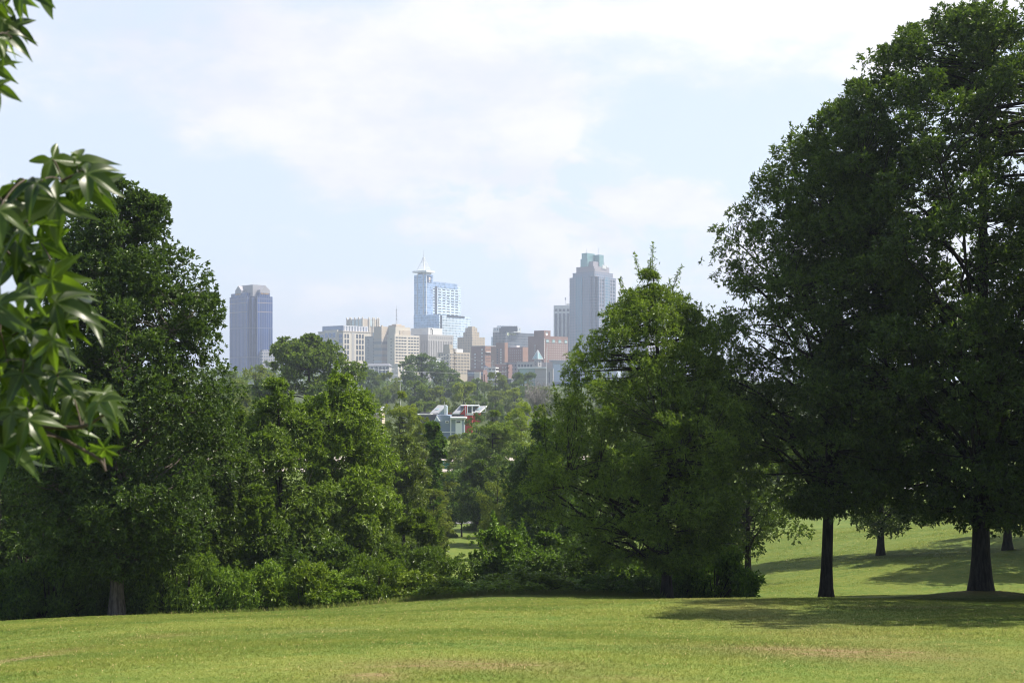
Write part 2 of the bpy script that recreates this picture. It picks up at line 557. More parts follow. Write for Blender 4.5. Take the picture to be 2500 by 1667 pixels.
    crown_leaves(crown, c, crs, outd, rng, bunches, per, L, W, flat, droop)
    if spikes:
        # thin leading shoots that stand out of the crown
        zs = rng.choice(zz, spikes, p=w); za = rng.random(spikes) * math.tau
        es = reach(zs, za)
        for i in range(spikes):
            o = np.array([lean * min(1, zs[i] / H) ** 1.5 + math.cos(za[i]) * es[i] * .8, math.sin(za[i]) * es[i] * .8, zs[i]])
            dr = unit(np.array([math.cos(za[i]) * .55, math.sin(za[i]) * .55, .9 + .3 * rng.random()]))
            ln = .35 + .6 * rng.random()
            tt = np.linspace(0, 1, 12)[:, None]
            pts = o + dr * ln * tt + np.array([0, 0, .25]) * tt ** 2
            wood.tube(pts[::4], [.014, .010, .006], 4)
            k = np.repeat(pts, 9, 0)
            dd = unit(dr * .8 + rng.normal(0, .8, k.shape))
            leaf_quads(crown, k + rng.normal(0, .09, k.shape) * np.repeat(1.15 - tt, 9, 0), dd, L * .9, W, rng)
    return wood.mesh('trunk', True), crown.mesh('crown', False, True)


def prof_px(rows, bx, Y, zb, ax):
    zs = [wz(r[0], Y) - zb for r in rows]; H = max(zs)
    out = []
    for z, (ys, xl, xr) in zip(zs, rows):
        c = bx + (ax - bx) * min(1, max(0, z / H)) ** 1.5
        out.append((z, (c - xl) / F * Y, (xr - c) / F * Y))
    return out


def tree(name, label, cat, group, seed, bx, Y, rows, r0, tint=(1, 1, 1), bark=None, axis=None, by=None, **kw):
    """rows of the outline (image row, left, right) are taken at the tree's own distance Y"""
    ax = bx if axis is None else axis
    X = wx(bx, Y); zb = gz(X, Y)
    pr = prof_px(rows, bx, Y, zb, ax)
    H = max(p[0] for p in pr)
    wood, crown = make_tree_meshes(seed, H, pr, r0, lean=(ax - bx) / F * Y, **kw)
    root = empty(name, (X, Y, zb), 0, label, cat, group)
    link('trunk', wood, bark or BARK, root)
    c = link('crown', crown, LEAF, root)
    c.color = tuple(tint) + (1.,)
    return root


NEARG = 'big trees at the lawn edge'
# --- the oak at the left edge of the lawn
tree('oak_tree', 'big dark oak with a straight bare lower trunk at the left end of the lawn', 'tree', NEARG, 11, 285, 45,
     [(1390, 200, 380), (1340, 130, 440), (1260, 60, 500), (1150, 40, 545), (1050, 45, 545), (950, 60, 558), (880, 75, 548), (820, 85, 525), (760, 95, 535), (700, 105, 512),
      (660, 120, 480), (600, 150, 415), (540, 185, 400), (480, 215, 390), (450, 235, 355), (432, 250, 340)],
     .27, (.78, .85, .78), BARK_PALE, axis=300, L=.17, W=.085, clumps=600, crad=.95, bunches=44, cpb=6, limbs=22, slope=.7)
# --- willow oak in the middle right
tree('willow_oak', 'conical feathery willow oak with a wispy pointed top in front of the stepped tower', 'tree', NEARG, 12, 1628, 46,
     [(1365, 1500, 1720), (1330, 1400, 1755), (1295, 1330, 1775), (1240, 1270, 1785), (1150, 1265, 1800), (1060, 1285, 1800), (980, 1310, 1790), (920, 1340, 1775), (870, 1400, 1750),
      (820, 1450, 1735), (780, 1468, 1716), (740, 1500, 1690), (710, 1530, 1660), (680, 1560, 1625), (655, 1584, 1602)],
     .2, (1.75, 1.65, 1.15), BARK, axis=1592, L=.15, W=.042, clumps=760, crad=.72, bunches=36, per=7, flat=.6, cpb=4, limbs=20, slope=.5, spikes=110, over=.12, shell=.5)
# --- the two tall oaks on the right
tree('oak_tree', 'tall oak with a slim black trunk second from the right along the lawn', 'tree', NEARG, 13, 2017, 48,
     [(1235, 1920, 2120), (1200, 1830, 2180), (1140, 1760, 2230), (1050, 1712, 2250), (950, 1700, 2260), (850, 1700, 2260), (760, 1708, 2255), (680, 1718, 2240), (600, 1745, 2220),
      (540, 1790, 2200), (480, 1825, 2190), (420, 1860, 2180), (370, 1895, 2160), (330, 1935, 2170), (280, 1975, 2160), (235, 2015, 2150), (200, 2055, 2130)],
     .25, (.98, 1.0, .85), BARK, axis=2085, L=.17, W=.06, clumps=720, crad=.95, bunches=42, limbs=26, slope=.8, spikes=24, over=.10, shell=.5, cpb=5)
tree('oak_tree', 'tallest oak with the thickest black trunk at the right end of the lawn', 'tree', NEARG, 14, 2395, 47,
     [(1268, 2300, 2480), (1235, 2180, 2600), (1190, 2080, 2700), (1100, 2000, 2760), (950, 1950, 2800), (800, 1935, 2810), (650, 1930, 2800), (520, 1935, 2780), (420, 1955, 2750),
      (340, 1955, 2720), (260, 1985, 2690), (205, 2055, 2660), (160, 2120, 2640), (120, 2175, 2610), (90, 2210, 2580), (66, 2240, 2540)],
     .36, (.88, .92, .85), BARK, axis=2400, L=.19, W=.085, clumps=900, cpb=6, spikes=24, crad=1.0, bunches=46, limbs=38, slope=1.0, over=.06, shell=.55)
for i, (x_, y_, lab) in enumerate(((21.5, 28.5, 'nearest broad oak outside the right edge whose shade crosses the lawn'), (25.5, 38.5, 'second broad oak outside the right edge beside the tallest oak'),
                                  (33, 46.5, 'tall oak outside the right edge next to the tallest oak'),
                                  (41, 69, 'oak beyond the right edge shading the hillside, lower one'), (45, 82, 'oak beyond the right edge shading the hillside, upper one'))):
    q_ = lambda z: HY - (z + gz(x_, y_)) * F / y_
    e_ = lambda r: (CX + (x_ - r) * F / y_, CX + (x_ + r) * F / y_)
    tree('oak_tree', lab, 'tree', NEARG, 60 + i, CX + x_ * F / y_, y_, [(q_(z), *e_(r)) for z, r in ((4.5, 4.5), (7, 6.2), (12, 6.6), (17, 5.8), (21, 4.2), (24, 2))],
         .34, (.8, .85, .8), BARK, L=.28, W=.13, clumps=260, crad=1.3, bunches=30, limbs=22)
# --- trees below the crest on the right
tree('park_tree', 'low bushy tree with a crooked trunk on the slope behind the second oak', 'tree', None, 15, 1826, hit(1826, 1424, 56)[1],
     [(1345, 1740, 1930), (1300, 1700, 1990), (1240, 1690, 2000), (1150, 1690, 2000), (1050, 1720, 1980), (980, 1760, 1920)],
     .22, (1.1, 1.1, .9), BARK, L=.24, W=.09, clumps=170, crad=1.1, bunches=34, limbs=14, droop=.25)
tree('park_tree', 'small slim tree standing alone on the sunlit hillside between the two tall oaks', 'tree', None, 16, 2150, hit(2150, 1355, 56)[1],
     [(1275, 2060, 2240), (1230, 2020, 2300), (1150, 2000, 2320), (1050, 2010, 2300), (960, 2060, 2250), (900, 2110, 2200)],
     .25, (1.05, 1.05, .9), BARK, L=.26, W=.11, clumps=150, crad=1.2, bunches=32, limbs=14)
tree('park_tree', 'hillside tree standing behind the thickest oak trunk', 'tree', None, 17, 2460, hit(2460, 1342, 56)[1],
     [(1235, 2390, 2540), (1180, 2340, 2600), (1080, 2330, 2620), (980, 2350, 2600), (900, 2400, 2520)],
     .26, (1.0, 1.02, .9), BARK, L=.24, W=.11, clumps=150, crad=1.1, bunches=32, limbs=14)

# --- the leafy screen left of the middle
tree('maple_tree', 'light green drooping-leaved tree with a rounded top, nearest the dark oak', 'tree', 'light green trees in the middle', 21, 690, 60,
     [(1420, 600, 800), (1340, 570, 830), (1230, 560, 830), (1120, 570, 810), (1040, 585, 780), (990, 605, 755), (955, 630, 730), (925, 655, 700)],
     .18, (1.65, 1.6, 1.0), BARK, axis=678, L=.24, W=.085, clumps=240, crad=1.0, bunches=36, droop=.55, limbs=18, spikes=16)
tree('maple_tree', 'brightest light green tree with several pointed drooping leaders', 'tree', 'light green trees in the middle', 22, 810, 63,
     [(1410, 730, 930), (1330, 700, 960), (1230, 690, 975), (1130, 700, 960), (1060, 705, 930), (1000, 722, 905), (950, 745, 875), (920, 765, 840), (903, 785, 812)],
     .18, (1.95, 1.85, 1.0), BARK, axis=798, L=.24, W=.085, clumps=270, crad=.95, bunches=36, droop=.6, limbs=18, spikes=26)
tree('maple_tree', 'green tree with drooping leaves sloping down to the road gap', 'tree', 'light green trees in the middle', 23, 900, 66,
     [(1400, 850, 985), (1320, 820, 985), (1220, 820, 985), (1130, 830, 965), (1060, 845, 935), (1010, 858, 905), (985, 868, 885)],
     .16, (1.5, 1.45, .95), BARK, axis=880, L=.24, W=.085, clumps=200, crad=.95, bunches=34, droop=.5, limbs=16, spikes=12)
tree('woodland_tree', 'deep green tree filling the shade left of the oak trunk', 'tree', None, 24, 60, 54,
     [(1480, -60, 180), (1380, -100, 230), (1250, -120, 240), (1100, -110, 220), (1000, -60, 170), (930, 10, 110)],
     .2, (.8, .9, .8), BARK, L=.2, W=.09, clumps=220, crad=1.1, bunches=36, limbs=16)
tree('woodland_tree', 'shaded tree cut by the left edge of the picture behind the hanging leaves', 'tree', None, 35, -40, 57,
     [(1480, -200, 90), (1350, -220, 110), (1200, -220, 110), (1060, -180, 80), (960, -100, 20)],
     .2, (.8, .9, .8), BARK, L=.2, W=.09, clumps=180, crad=1.1, bunches=34, limbs=14)
tree('woodland_tree', 'green tree with a pale tip between the dark oak and the light green trees', 'tree', None, 25, 560, 55,
     [(1430, 440, 640), (1330, 430, 650), (1220, 450, 640), (1130, 475, 625), (1060, 500, 605), (1010, 530, 590), (985, 552, 572)],
     .16, (1.12, 1.12, .9), BARK, L=.2, W=.085, clumps=190, crad=.95, bunches=34, limbs=14, droop=.2, spikes=8)
tree('woodland_tree', 'dark tree in the shade right of the oak trunk', 'tree', None, 26, 400, 53,
     [(1470, 320, 520), (1380, 270, 540), (1280, 260, 540), (1180, 290, 520), (1100, 330, 480), (1060, 370, 440)],
     .18, (.85, .92, .8), BARK, L=.2, W=.09, clumps=200, crad=1.0, bunches=34, limbs=14)
tree('willow_tree', 'round olive-yellow tree left of the ivy-clad column of leaves', 'tree', None, 27, 985, 92,
     [(1290, 935, 1040), (1200, 925, 1045), (1130, 925, 1045), (1090, 940, 1030), (1065, 965, 1005)],
     .2, (1.3, 1.15, .8), BARK, L=.28, W=.09, clumps=130, crad=.9, bunches=34, droop=.4, limbs=12)
tree('ivy_tree', 'narrow dark column of ivy-covered tree beside the grey-blue house', 'tree', None, 28, 1056, 105,
     [(1290, 1005, 1075), (1200, 1015, 1075), (1120, 1020, 1088), (1070, 1022, 1092), (1045, 1035, 1082), (1030, 1048, 1066)],
     .2, (.9, 1.05, .75), BARK, L=.3, W=.2, clumps=120, crad=.75, bunches=30, limbs=10)
tree('sumac_tree', 'small flat-topped tree with feathery fronds on a forked bare stem', 'tree', None, 29, 1127, hit(1127, 1310, 62)[1],
     [(1262, 1085, 1180), (1235, 1055, 1195), (1200, 1050, 1200), (1170, 1065, 1185), (1150, 1095, 1160)],
     .09, (1.15, 1.3, 1.0), BARK, L=.42, W=.10, clumps=85, crad=.9, bunches=22, flat=.35, droop=.35, limbs=9, slope=.9)
tree('park_tree', 'round olive tree standing behind the feathery flat-topped one', 'tree', None, 30, 1172, 128,
     [(1260, 1125, 1222), (1210, 1115, 1225), (1165, 1122, 1215), (1140, 1140, 1195), (1124, 1155, 1180)],
     .2, (1.1, 1.12, .85), BARK, L=.34, W=.16, clumps=110, crad=1.1, bunches=28, limbs=10)
tree('park_tree', 'young bright-leaved tree by the valley path', 'tree', None, 31, 1232, hit(1232, 1335, 62)[1],
     [(1320, 1195, 1270), (1280, 1178, 1280), (1235, 1180, 1270), (1205, 1195, 1245), (1190, 1208, 1228)],
     .1, (1.3, 1.3, .95), BARK, L=.26, W=.12, clumps=80, crad=.8, bunches=26, limbs=9)
tree('park_tree', 'small round tree beside the valley path under the willow oak', 'tree', None, 32, 1266, hit(1266, 1302, 62)[1],
     [(1275, 1230, 1310), (1240, 1225, 1315), (1210, 1235, 1300), (1195, 1255, 1280)],
     .12, (1.1, 1.12, .85), BARK, L=.3, W=.13, clumps=70, crad=.9, bunches=24, limbs=8)
tree('woodland_tree', 'large dark tree mass left of the willow oak', 'tree', None, 33, 1330, 84,
     [(1360, 1270, 1400), (1260, 1250, 1420), (1150, 1245, 1410), (1090, 1262, 1390), (1050, 1290, 1365), (1030, 1310, 1345)],
     .25, (.82, .92, .78), BARK, L=.28, W=.12, clumps=200, crad=1.2, bunches=32, limbs=14)
tree('spreading_tree', 'large olive spreading tree with open top in front of the left part of the skyline', 'tree', None, 34, 765, 215,
     [(1075, 640, 900), (1020, 630, 918), (960, 630, 905), (920, 640, 885), (890, 652, 875), (865, 668, 862), (845, 682, 800), (828, 700, 775), (816, 728, 752)],
     .55, (1.5, 1.4, 1.1), BARK, axis=745, L=.62, W=.34, clumps=190, crad=1.9, bunches=34, limbs=18, slope=.8, over=.06, shell=.35)

# --- shrubs along the edge of the lawn
SHR = []
for i in range(5):
    rng = np.random.default_rng(90 + i)
    w = MB(); cr = MB()
    n = 46
    az = rng.random(n) * math.tau; rr = rng.random(n) ** .5; zz = .12 + rng.random(n) * (1 - .62 * rr ** 2)
    c = np.stack([np.cos(az) * rr * .92, np.sin(az) * rr * .75, zz * .9], 1)
    for q in range(n):
        t = np.linspace(0, 1, 4)[:, None]
        a = np.array([c[q, 0] * .15, c[q, 1] * .15, -.05])
        w.tube(a * (1 - t) + c[q] * t + np.array([0, 0, .1]) * t * (1 - t), [.018, .014, .009, .005], 4)
    cs = .20 * (.7 + .6 * rng.random(n))
    crown_leaves(cr, c, cs, unit(c - np.array([0, 0, .2])), rng, 34, 5, (.085, .07, .10, .08, .075)[i], (.045, .04, .05, .05, .03)[i], .8, .15)
    SHR.append((w.mesh('stems', True), cr.mesh('foliage', False, True)))

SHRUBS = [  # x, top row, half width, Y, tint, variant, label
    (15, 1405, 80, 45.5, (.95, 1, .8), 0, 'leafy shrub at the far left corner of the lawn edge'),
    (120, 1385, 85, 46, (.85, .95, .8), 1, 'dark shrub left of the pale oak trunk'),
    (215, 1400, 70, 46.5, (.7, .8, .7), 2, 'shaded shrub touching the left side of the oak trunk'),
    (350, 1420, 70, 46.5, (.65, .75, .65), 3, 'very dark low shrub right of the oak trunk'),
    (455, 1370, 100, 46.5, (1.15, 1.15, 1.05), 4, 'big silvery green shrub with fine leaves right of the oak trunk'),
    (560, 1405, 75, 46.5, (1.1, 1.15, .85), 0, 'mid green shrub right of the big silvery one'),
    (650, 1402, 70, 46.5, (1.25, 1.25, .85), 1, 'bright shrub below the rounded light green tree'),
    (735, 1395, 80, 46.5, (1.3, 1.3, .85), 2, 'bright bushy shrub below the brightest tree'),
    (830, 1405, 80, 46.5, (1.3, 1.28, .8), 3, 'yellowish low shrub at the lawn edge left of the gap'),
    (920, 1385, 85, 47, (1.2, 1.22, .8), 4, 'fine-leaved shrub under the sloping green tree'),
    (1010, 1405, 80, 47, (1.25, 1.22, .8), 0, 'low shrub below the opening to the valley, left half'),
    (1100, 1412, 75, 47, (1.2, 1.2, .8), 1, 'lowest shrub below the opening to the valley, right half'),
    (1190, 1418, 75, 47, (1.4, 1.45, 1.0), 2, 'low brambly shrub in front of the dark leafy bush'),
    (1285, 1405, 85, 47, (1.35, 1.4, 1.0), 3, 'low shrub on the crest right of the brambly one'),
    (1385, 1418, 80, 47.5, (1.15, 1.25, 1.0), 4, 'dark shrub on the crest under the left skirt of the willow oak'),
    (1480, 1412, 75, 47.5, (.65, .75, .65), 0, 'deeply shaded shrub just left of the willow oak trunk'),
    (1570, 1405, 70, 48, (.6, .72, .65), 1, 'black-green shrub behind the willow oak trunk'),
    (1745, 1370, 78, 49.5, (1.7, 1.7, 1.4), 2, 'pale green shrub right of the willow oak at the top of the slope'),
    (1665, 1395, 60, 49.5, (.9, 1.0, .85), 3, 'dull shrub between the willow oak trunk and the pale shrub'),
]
rs = random.Random(4)
for (xs, yt, hw, Y, tint, v, lab) in SHRUBS:
    X = wx(xs, Y); zb = gz(X, Y)
    h = (wz(yt, Y) - zb) * 1.22 * rs.uniform(.8, 1.15); r = hw / F * Y * 1.3 * rs.uniform(.85, 1.2)
    o = empty('shrub', (X, Y, zb - .02), rs.uniform(-.5, .5), lab, 'shrub', 'shrubs along the lawn edge')
    o.scale = (r, r * .9, h)
    link('stems', SHR[v][0], BARK, o)
    c = link('foliage', SHR[v][1], LEAF, o)
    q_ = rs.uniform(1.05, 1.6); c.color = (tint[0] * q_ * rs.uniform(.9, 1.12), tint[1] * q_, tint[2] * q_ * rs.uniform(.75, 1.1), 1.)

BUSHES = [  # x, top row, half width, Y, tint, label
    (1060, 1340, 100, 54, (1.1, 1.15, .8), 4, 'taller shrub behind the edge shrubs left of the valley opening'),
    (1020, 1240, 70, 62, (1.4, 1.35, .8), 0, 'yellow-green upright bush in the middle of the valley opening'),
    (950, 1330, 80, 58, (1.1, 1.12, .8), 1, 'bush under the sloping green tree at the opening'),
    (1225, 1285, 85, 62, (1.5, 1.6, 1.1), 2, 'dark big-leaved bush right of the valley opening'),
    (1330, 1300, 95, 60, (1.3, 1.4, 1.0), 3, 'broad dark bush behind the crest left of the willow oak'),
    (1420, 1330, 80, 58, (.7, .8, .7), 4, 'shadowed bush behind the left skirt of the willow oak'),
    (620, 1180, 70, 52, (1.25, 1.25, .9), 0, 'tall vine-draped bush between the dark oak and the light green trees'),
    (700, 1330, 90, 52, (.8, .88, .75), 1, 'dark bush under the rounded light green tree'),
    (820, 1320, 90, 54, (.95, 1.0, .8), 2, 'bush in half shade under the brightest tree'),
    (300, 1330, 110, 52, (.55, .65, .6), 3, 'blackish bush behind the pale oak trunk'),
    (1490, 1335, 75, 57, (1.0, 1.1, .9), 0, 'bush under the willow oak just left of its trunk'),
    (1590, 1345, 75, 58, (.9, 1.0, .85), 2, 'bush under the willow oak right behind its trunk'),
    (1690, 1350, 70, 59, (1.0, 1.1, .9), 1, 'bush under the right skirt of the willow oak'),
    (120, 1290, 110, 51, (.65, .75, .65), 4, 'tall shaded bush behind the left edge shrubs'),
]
for i, (xs, yt, hw, Y, tint, v, lab) in enumerate(BUSHES):
    yb = HY - gz(wx(xs, Y), Y) * F / Y
    f_ = lambda q: yt + (yb - yt) * q
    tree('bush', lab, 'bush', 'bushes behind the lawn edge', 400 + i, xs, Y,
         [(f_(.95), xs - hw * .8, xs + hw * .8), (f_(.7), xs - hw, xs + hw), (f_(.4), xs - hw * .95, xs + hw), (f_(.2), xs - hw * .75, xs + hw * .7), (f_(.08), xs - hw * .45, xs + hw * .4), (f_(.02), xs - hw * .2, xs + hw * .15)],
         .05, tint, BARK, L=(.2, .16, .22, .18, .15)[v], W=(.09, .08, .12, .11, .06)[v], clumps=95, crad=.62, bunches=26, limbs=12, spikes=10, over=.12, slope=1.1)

# --- trees between the valley and the city
MID = []
for i in range(7):
    sh = [[(.6, 3, 3), (2, 4.6, 4.4), (6, 5, 5), (8, 4.6, 4.8), (9.2, 3.4, 3.8), (9.9, 1.6, 2)],
              [(.6, 3, 3), (3, 4.6, 5), (7, 5, 4.6), (8.6, 4.4, 3.6), (9.5, 3, 2.2), (10, 1, 1)],
              [(.6, 3, 3), (2.5, 4.4, 4.8), (6, 5, 5), (7.6, 5, 4.2), (8.8, 4.2, 2.8), (9.6, 2.4, 1), (10, 1.2, .4)],
              [(.6, 3, 3), (2, 4.8, 4.8), (5, 5, 5), (8, 4.9, 5), (9.2, 3.6, 4), (10, 1.8, 2)],
              [(.6, 3, 3), (3, 4.2, 4.4), (6, 4.8, 5), (8, 4.2, 4.8), (9.2, 2.4, 3.6), (10, .8, 1.6)],
              [(.6, 3, 3), (3, 5, 5), (6, 4.8, 5), (8, 5, 4.4), (9.3, 3.4, 3.4), (10, 1.2, 1.2)],
              [(.6, 3, 3), (3, 5, 5), (7, 5, 5), (8.8, 4.4, 4.4), (10, 1.4, 1.4)]][i]
    wd, cr = make_tree_meshes(200 + i, 10, sh, .28, .46, .30, 80, 1.35, bunches=24, per=5, limbs=10, hollow=.35, flat=.7)
    MID.append((wd, cr))
TALL = {}
for hh_ in (19, 34):
    for i in range(3):
        sh = [[(.6, 3.5, 3.5), (4, 4.8, 4.6), (hh_ - 5, 5, 5), (hh_ - 2.4, 4.4, 4.6), (hh_ - .8, 3., 3.2), (hh_, 1.4, 1.6)],
              [(.6, 3.5, 3.5), (4, 4.8, 4.6), (hh_ - 6, 5, 4.8), (hh_ - 3.2, 4.6, 3.6), (hh_ - 1., 2.6, 2.), (hh_, .8, .6)],
              [(.6, 3.5, 3.5), (4, 4.4, 4.8), (hh_ - 4.4, 5, 5), (hh_ - 1.8, 4.6, 4.2), (hh_ - .6, 3., 2.4), (hh_, 1., 1.)]][i]
        TALL[hh_, i] = make_tree_meshes(260 + i + hh_, hh_, sh, .3, .42, .24, int(8 * hh_), 1.2, bunches=24, per=5, limbs=12, hollow=.35, flat=.7, over=.11)


def mid(name, label, xs, yt, hw, Y, tint, v, cat='tree', group='trees between the park and the city', base=None):
    X = wx(xs, Y); zb = gz(X, Y) - .3 if base is None else base
    h = wz(yt, Y) - zb
    o = empty(name, (X, Y, zb), 0, label, cat, group)
    r = hw / F * Y / 5.
    asp = h / r
    if asp < 14.5: mw, mc, hm = *MID[v], 10.
    elif asp < 26: mw, mc, hm = *TALL[19, v % 3], 19.
    else: mw, mc, hm = *TALL[34, v % 3], 34.
    o.scale = (r, r, h / hm)
    link('trunk', mw, BARK, o)
    c = link('crown', mc, LEAF_FAR, o)
    c.color = tuple(tint) + (1.,)


OL, GR, DK, YG, BR = (1.0, .98, .8), (.9, 1.0, .85), (.6, .74, .75), (1.35, 1.3, .8), (1.5, 1.5, .75)
for i, a in enumerate([
    ('pale olive tree at the left edge of the belt below the tan flat-topped blocks', 945, 912, 30, 520, OL, 0),
    ('large dark blue-green dome-shaped tree in front of the grey finned block', 1030, 868, 62, 600, DK, 1),
    ('dark lower tree hanging off the right side of the blue-green dome', 1085, 900, 36, 610, DK, 5),
    ('round mid green tree in front of the blue-green dome', 1013, 932, 34, 420, GR, 6),
    ('grey-green rounded tree right of the spreading olive tree', 930, 944, 24, 400, GR, 3),
    ('wide olive tree left of the bright crown above the houses', 1075, 946, 38, 420, OL, 2),
    ('bright green rounded crown above the grey-blue house dormer', 1132, 938, 32, 400, YG, 3),
    ('dark small crown above the red house', 1165, 962, 24, 380, DK, 0),
    ('hazy green tree at the foot of the white-windowed beige block', 1120, 925, 28, 560, GR, 4),
    ('hazy green tree left of the black utility pole by the parking deck', 1166, 925, 22, 560, GR, 1),
    ('pale domed tree below the brick-red block with square windows', 1210, 912, 30, 520, OL, 6),
    ('dark round tree left of the bare concrete wall', 1278, 912, 32, 600, DK, 3),
    ('small dark tree under the left side of the dark round tree', 1256, 935, 22, 550, DK, 0),
    ('olive tree right above the lower red roof', 1210, 956, 28, 450, OL, 5),
    ('light green tree left of the bare grey tree', 1262, 950, 36, 420, YG, 2),
    ('low hedge-like tree behind the grey-blue house', 1035, 982, 30, 375, GR, 3),
    ('dark clump right of the open white dormer frame', 1208, 985, 24, 345, DK, 6),
    ('bright yellow-green tree crown between the houses and the willow oak', 1272, 985, 38, 170, BR, 3),
    ('smaller bright crown tucked against the willow oak', 1320, 990, 20, 190, YG, 6),
    ('dark bushy tree hiding the lower part of the red house', 1164, 1010, 27, 250, DK, 2),
    ('large mid green tree right of the road sign', 1205, 1004, 55, 150, GR, 1),
    ('soft green tree hiding the base of the white porch', 1120, 1058, 36, 205, OL, 4),
    ('small round bush on the grass verge behind the road sign', 1094, 1086, 17, 268, GR, 6),
    ('drooping dark tree beside the road right of the sign', 1135, 1088, 26, 185, DK, 5),
    ('leafy tree with yellow tips left of the grey-blue house', 978, 958, 46, 160, YG, 4),
    ('thin leafy tree between the yellow-tipped tree and the house', 1035, 1022, 26, 130, OL, 0),
    ('pale green tree beside the spreading olive tree above the light green trees', 898, 960, 30, 300, OL, 3),
    ('green tree below the left glass tower', 575, 905, 46, 330, GR, 1),
    ('round tree at the foot of the spreading olive tree, left side', 625, 890, 50, 300, OL, 3),
    ('low green tree in the dip left of the light green trees', 585, 962, 40, 190, OL, 6),
    ('tree at the foot of the dark roofed house', 600, 940, 36, 230, GR, 5),
    ('far tree at the base of the left glass tower', 545, 898, 30, 700, GR, 0),
    ('far tree against the low granite wing of the left glass tower', 650, 882, 26, 560, DK, 2),
    ('tree under the arched stone building', 900, 905, 32, 560, DK, 5),
    ('olive crown hiding the foot of the concrete wall', 1330, 948, 36, 420, OL, 1),
    ('far tree below the pale metal hall', 1410, 945, 40, 500, GR, 2),
    ('far tree behind the right side of the willow oak', 1560, 900, 50, 480, GR, 3),
    ('far tree behind the second oak', 1760, 905, 60, 480, GR, 1),
    ('hazy tree behind the lower willow oak', 1480, 930, 50, 420, OL, 6),
    ('bushy tree on the near side of the road below the sign', 1092, 1152, 40, 138, OL, 1),
    ('broad dark tree in the hollow left of the large mid green tree', 1165, 1110, 44, 150, DK, 0),
    ('full dark tree in the hollow under the bright crown', 1262, 1085, 60, 138, DK, 2),
    ('rounded tree low in the hollow beside the willow oak', 1318, 1130, 50, 112, GR, 3),
    ('small full tree between the flat-topped feathery tree and the dark hollow', 1215, 1165, 42, 112, OL, 6),
    ('low leafy tree at the foot of the ivy-clad column', 1058, 1195, 40, 98, OL, 5),
    ('leafy tree at the foot of the round olive-yellow tree', 1005, 1190, 44, 96, GR, 1),
    ('rounded tree by the path under the left skirt of the willow oak', 1292, 1200, 46, 98, GR, 0),
    ('light tree filling the slope below the grey-blue house', 1040, 1062, 36, 175, OL, 2),
    ('light green tree on the far verge of the road', 1150, 1060, 40, 240, GR, 6),
    ('far verge tree behind the bright crown', 1230, 1035, 46, 235, OL, 3),
    ('dark tree filling the gap under the left branches of the willow oak', 1430, 1000, 62, 122, DK, 2),
    ('dark tree right behind the willow oak trunk', 1530, 985, 66, 132, DK, 5),
    ('dark tree behind the right half of the willow oak', 1640, 965, 66, 150, DK, 0),
    ('tree closing the gap between the willow oak and the second oak', 1730, 990, 56, 145, GR, 3),
    ('tree in the gap above the left branches of the willow oak', 1395, 968, 46, 205, OL, 1),
    ('tree beyond the hillside behind the second oak trunk', 1900, 1000, 70, 190, GR, 6),
    ('tree beyond the hillside between the two tall oaks', 2080, 1010, 80, 200, DK, 2),
    ('tree beyond the hillside behind the tallest oak', 2280, 1000, 80, 210, GR, 1),
    ('tree glimpsed behind the bright crown near the willow oak', 1345, 1060, 45, 140, DK, 0),
]):
    mid('background_tree', *a)

# bare grey tree
def bare_tree(label, xs, yt, hw, Y):
    rng = np.random.default_rng(8)
    X = wx(xs, Y); zb = gz(X, Y); H = wz(yt, Y) - zb; r = hw / F * Y
    root = empty('bare_tree', (X, Y, zb), 0, label, 'tree')
    w = MB(); w.tube([(0, 0, -.3), (.1, 0, H * .3), (0, .1, H * .6)], [.35, .28, .15], 8)
    tw = MB()
    for i in range(90):
        a = rng.random() * math.tau; z0 = H * (.25 + .4 * rng.random()); z1 = H * (.62 + .38 * rng.random()); q = r * rng.random() ** .5
        e = np.array([math.cos(a) * q, math.sin(a) * q, z1]); s = np.array([0, 0, z0])
        t = np.linspace(0, 1, 5)[:, None]
        pts = s * (1 - t) + e * t + rng.normal(0, .15, (5, 3)) * t
        w.tube(pts, [.14, .11, .08, .06, .04], 4)
        for j in range(9):
            b = pts[2 + j % 3]; d = unit(rng.normal(0, 1, 3) + np.array([0, 0, .6])) * (.8 + rng.random())
            tw.tube([b, b + d * .5 + rng.normal(0, .1, 3), b + d], [.05, .04, .025], 3)
    gm = plain('dead_wood', (.24, .22, .21), .9, 0., .2)
    w.build('trunk', gm, root, True); tw.build('twigs', gm, root, True)


bare_tree('leafless grey tree in front of the concrete wall of the low hall', 1312, 936, 34, 335)


# far woods that read as one mass
def far_woods():
    rng = np.random.default_rng(17)
    m = MB(); n = 900
    Y = 640 + 900 * rng.random(n); xs = 300 + 1900 * rng.random(n)
    X = (xs - CX) / F * Y; zb = ground(X, Y)
    hgt = 7 + 9 * rng.random(n)
    ztop = zb + hgt
    lim = np.interp(xs, [300, 480, 560, 640, 700, 900, 1150, 1300, 2200], [880, 886, 888, 895, 905, 925, 935, 945, 930])
    ztop = np.minimum(ztop, (HY - lim) / F * Y - 1.5 * rng.random(n))
    c = np.stack([X, Y, ztop - 2.4], 1)
    crown_leaves(m, c, 4.2 + 2 * rng.random(n), np.tile([0, -.3, .5], (n, 1)), rng, 16, 5, 1.0, .7, .7)
    o = m.build('woodland', LEAF_FAR, None, False, True)
    o.color = (.8, .92, .85, 1)
    tag(o, 'hazy green woodland spreading below the towers to the left', 'woodland', None, 'stuff')


far_woods()


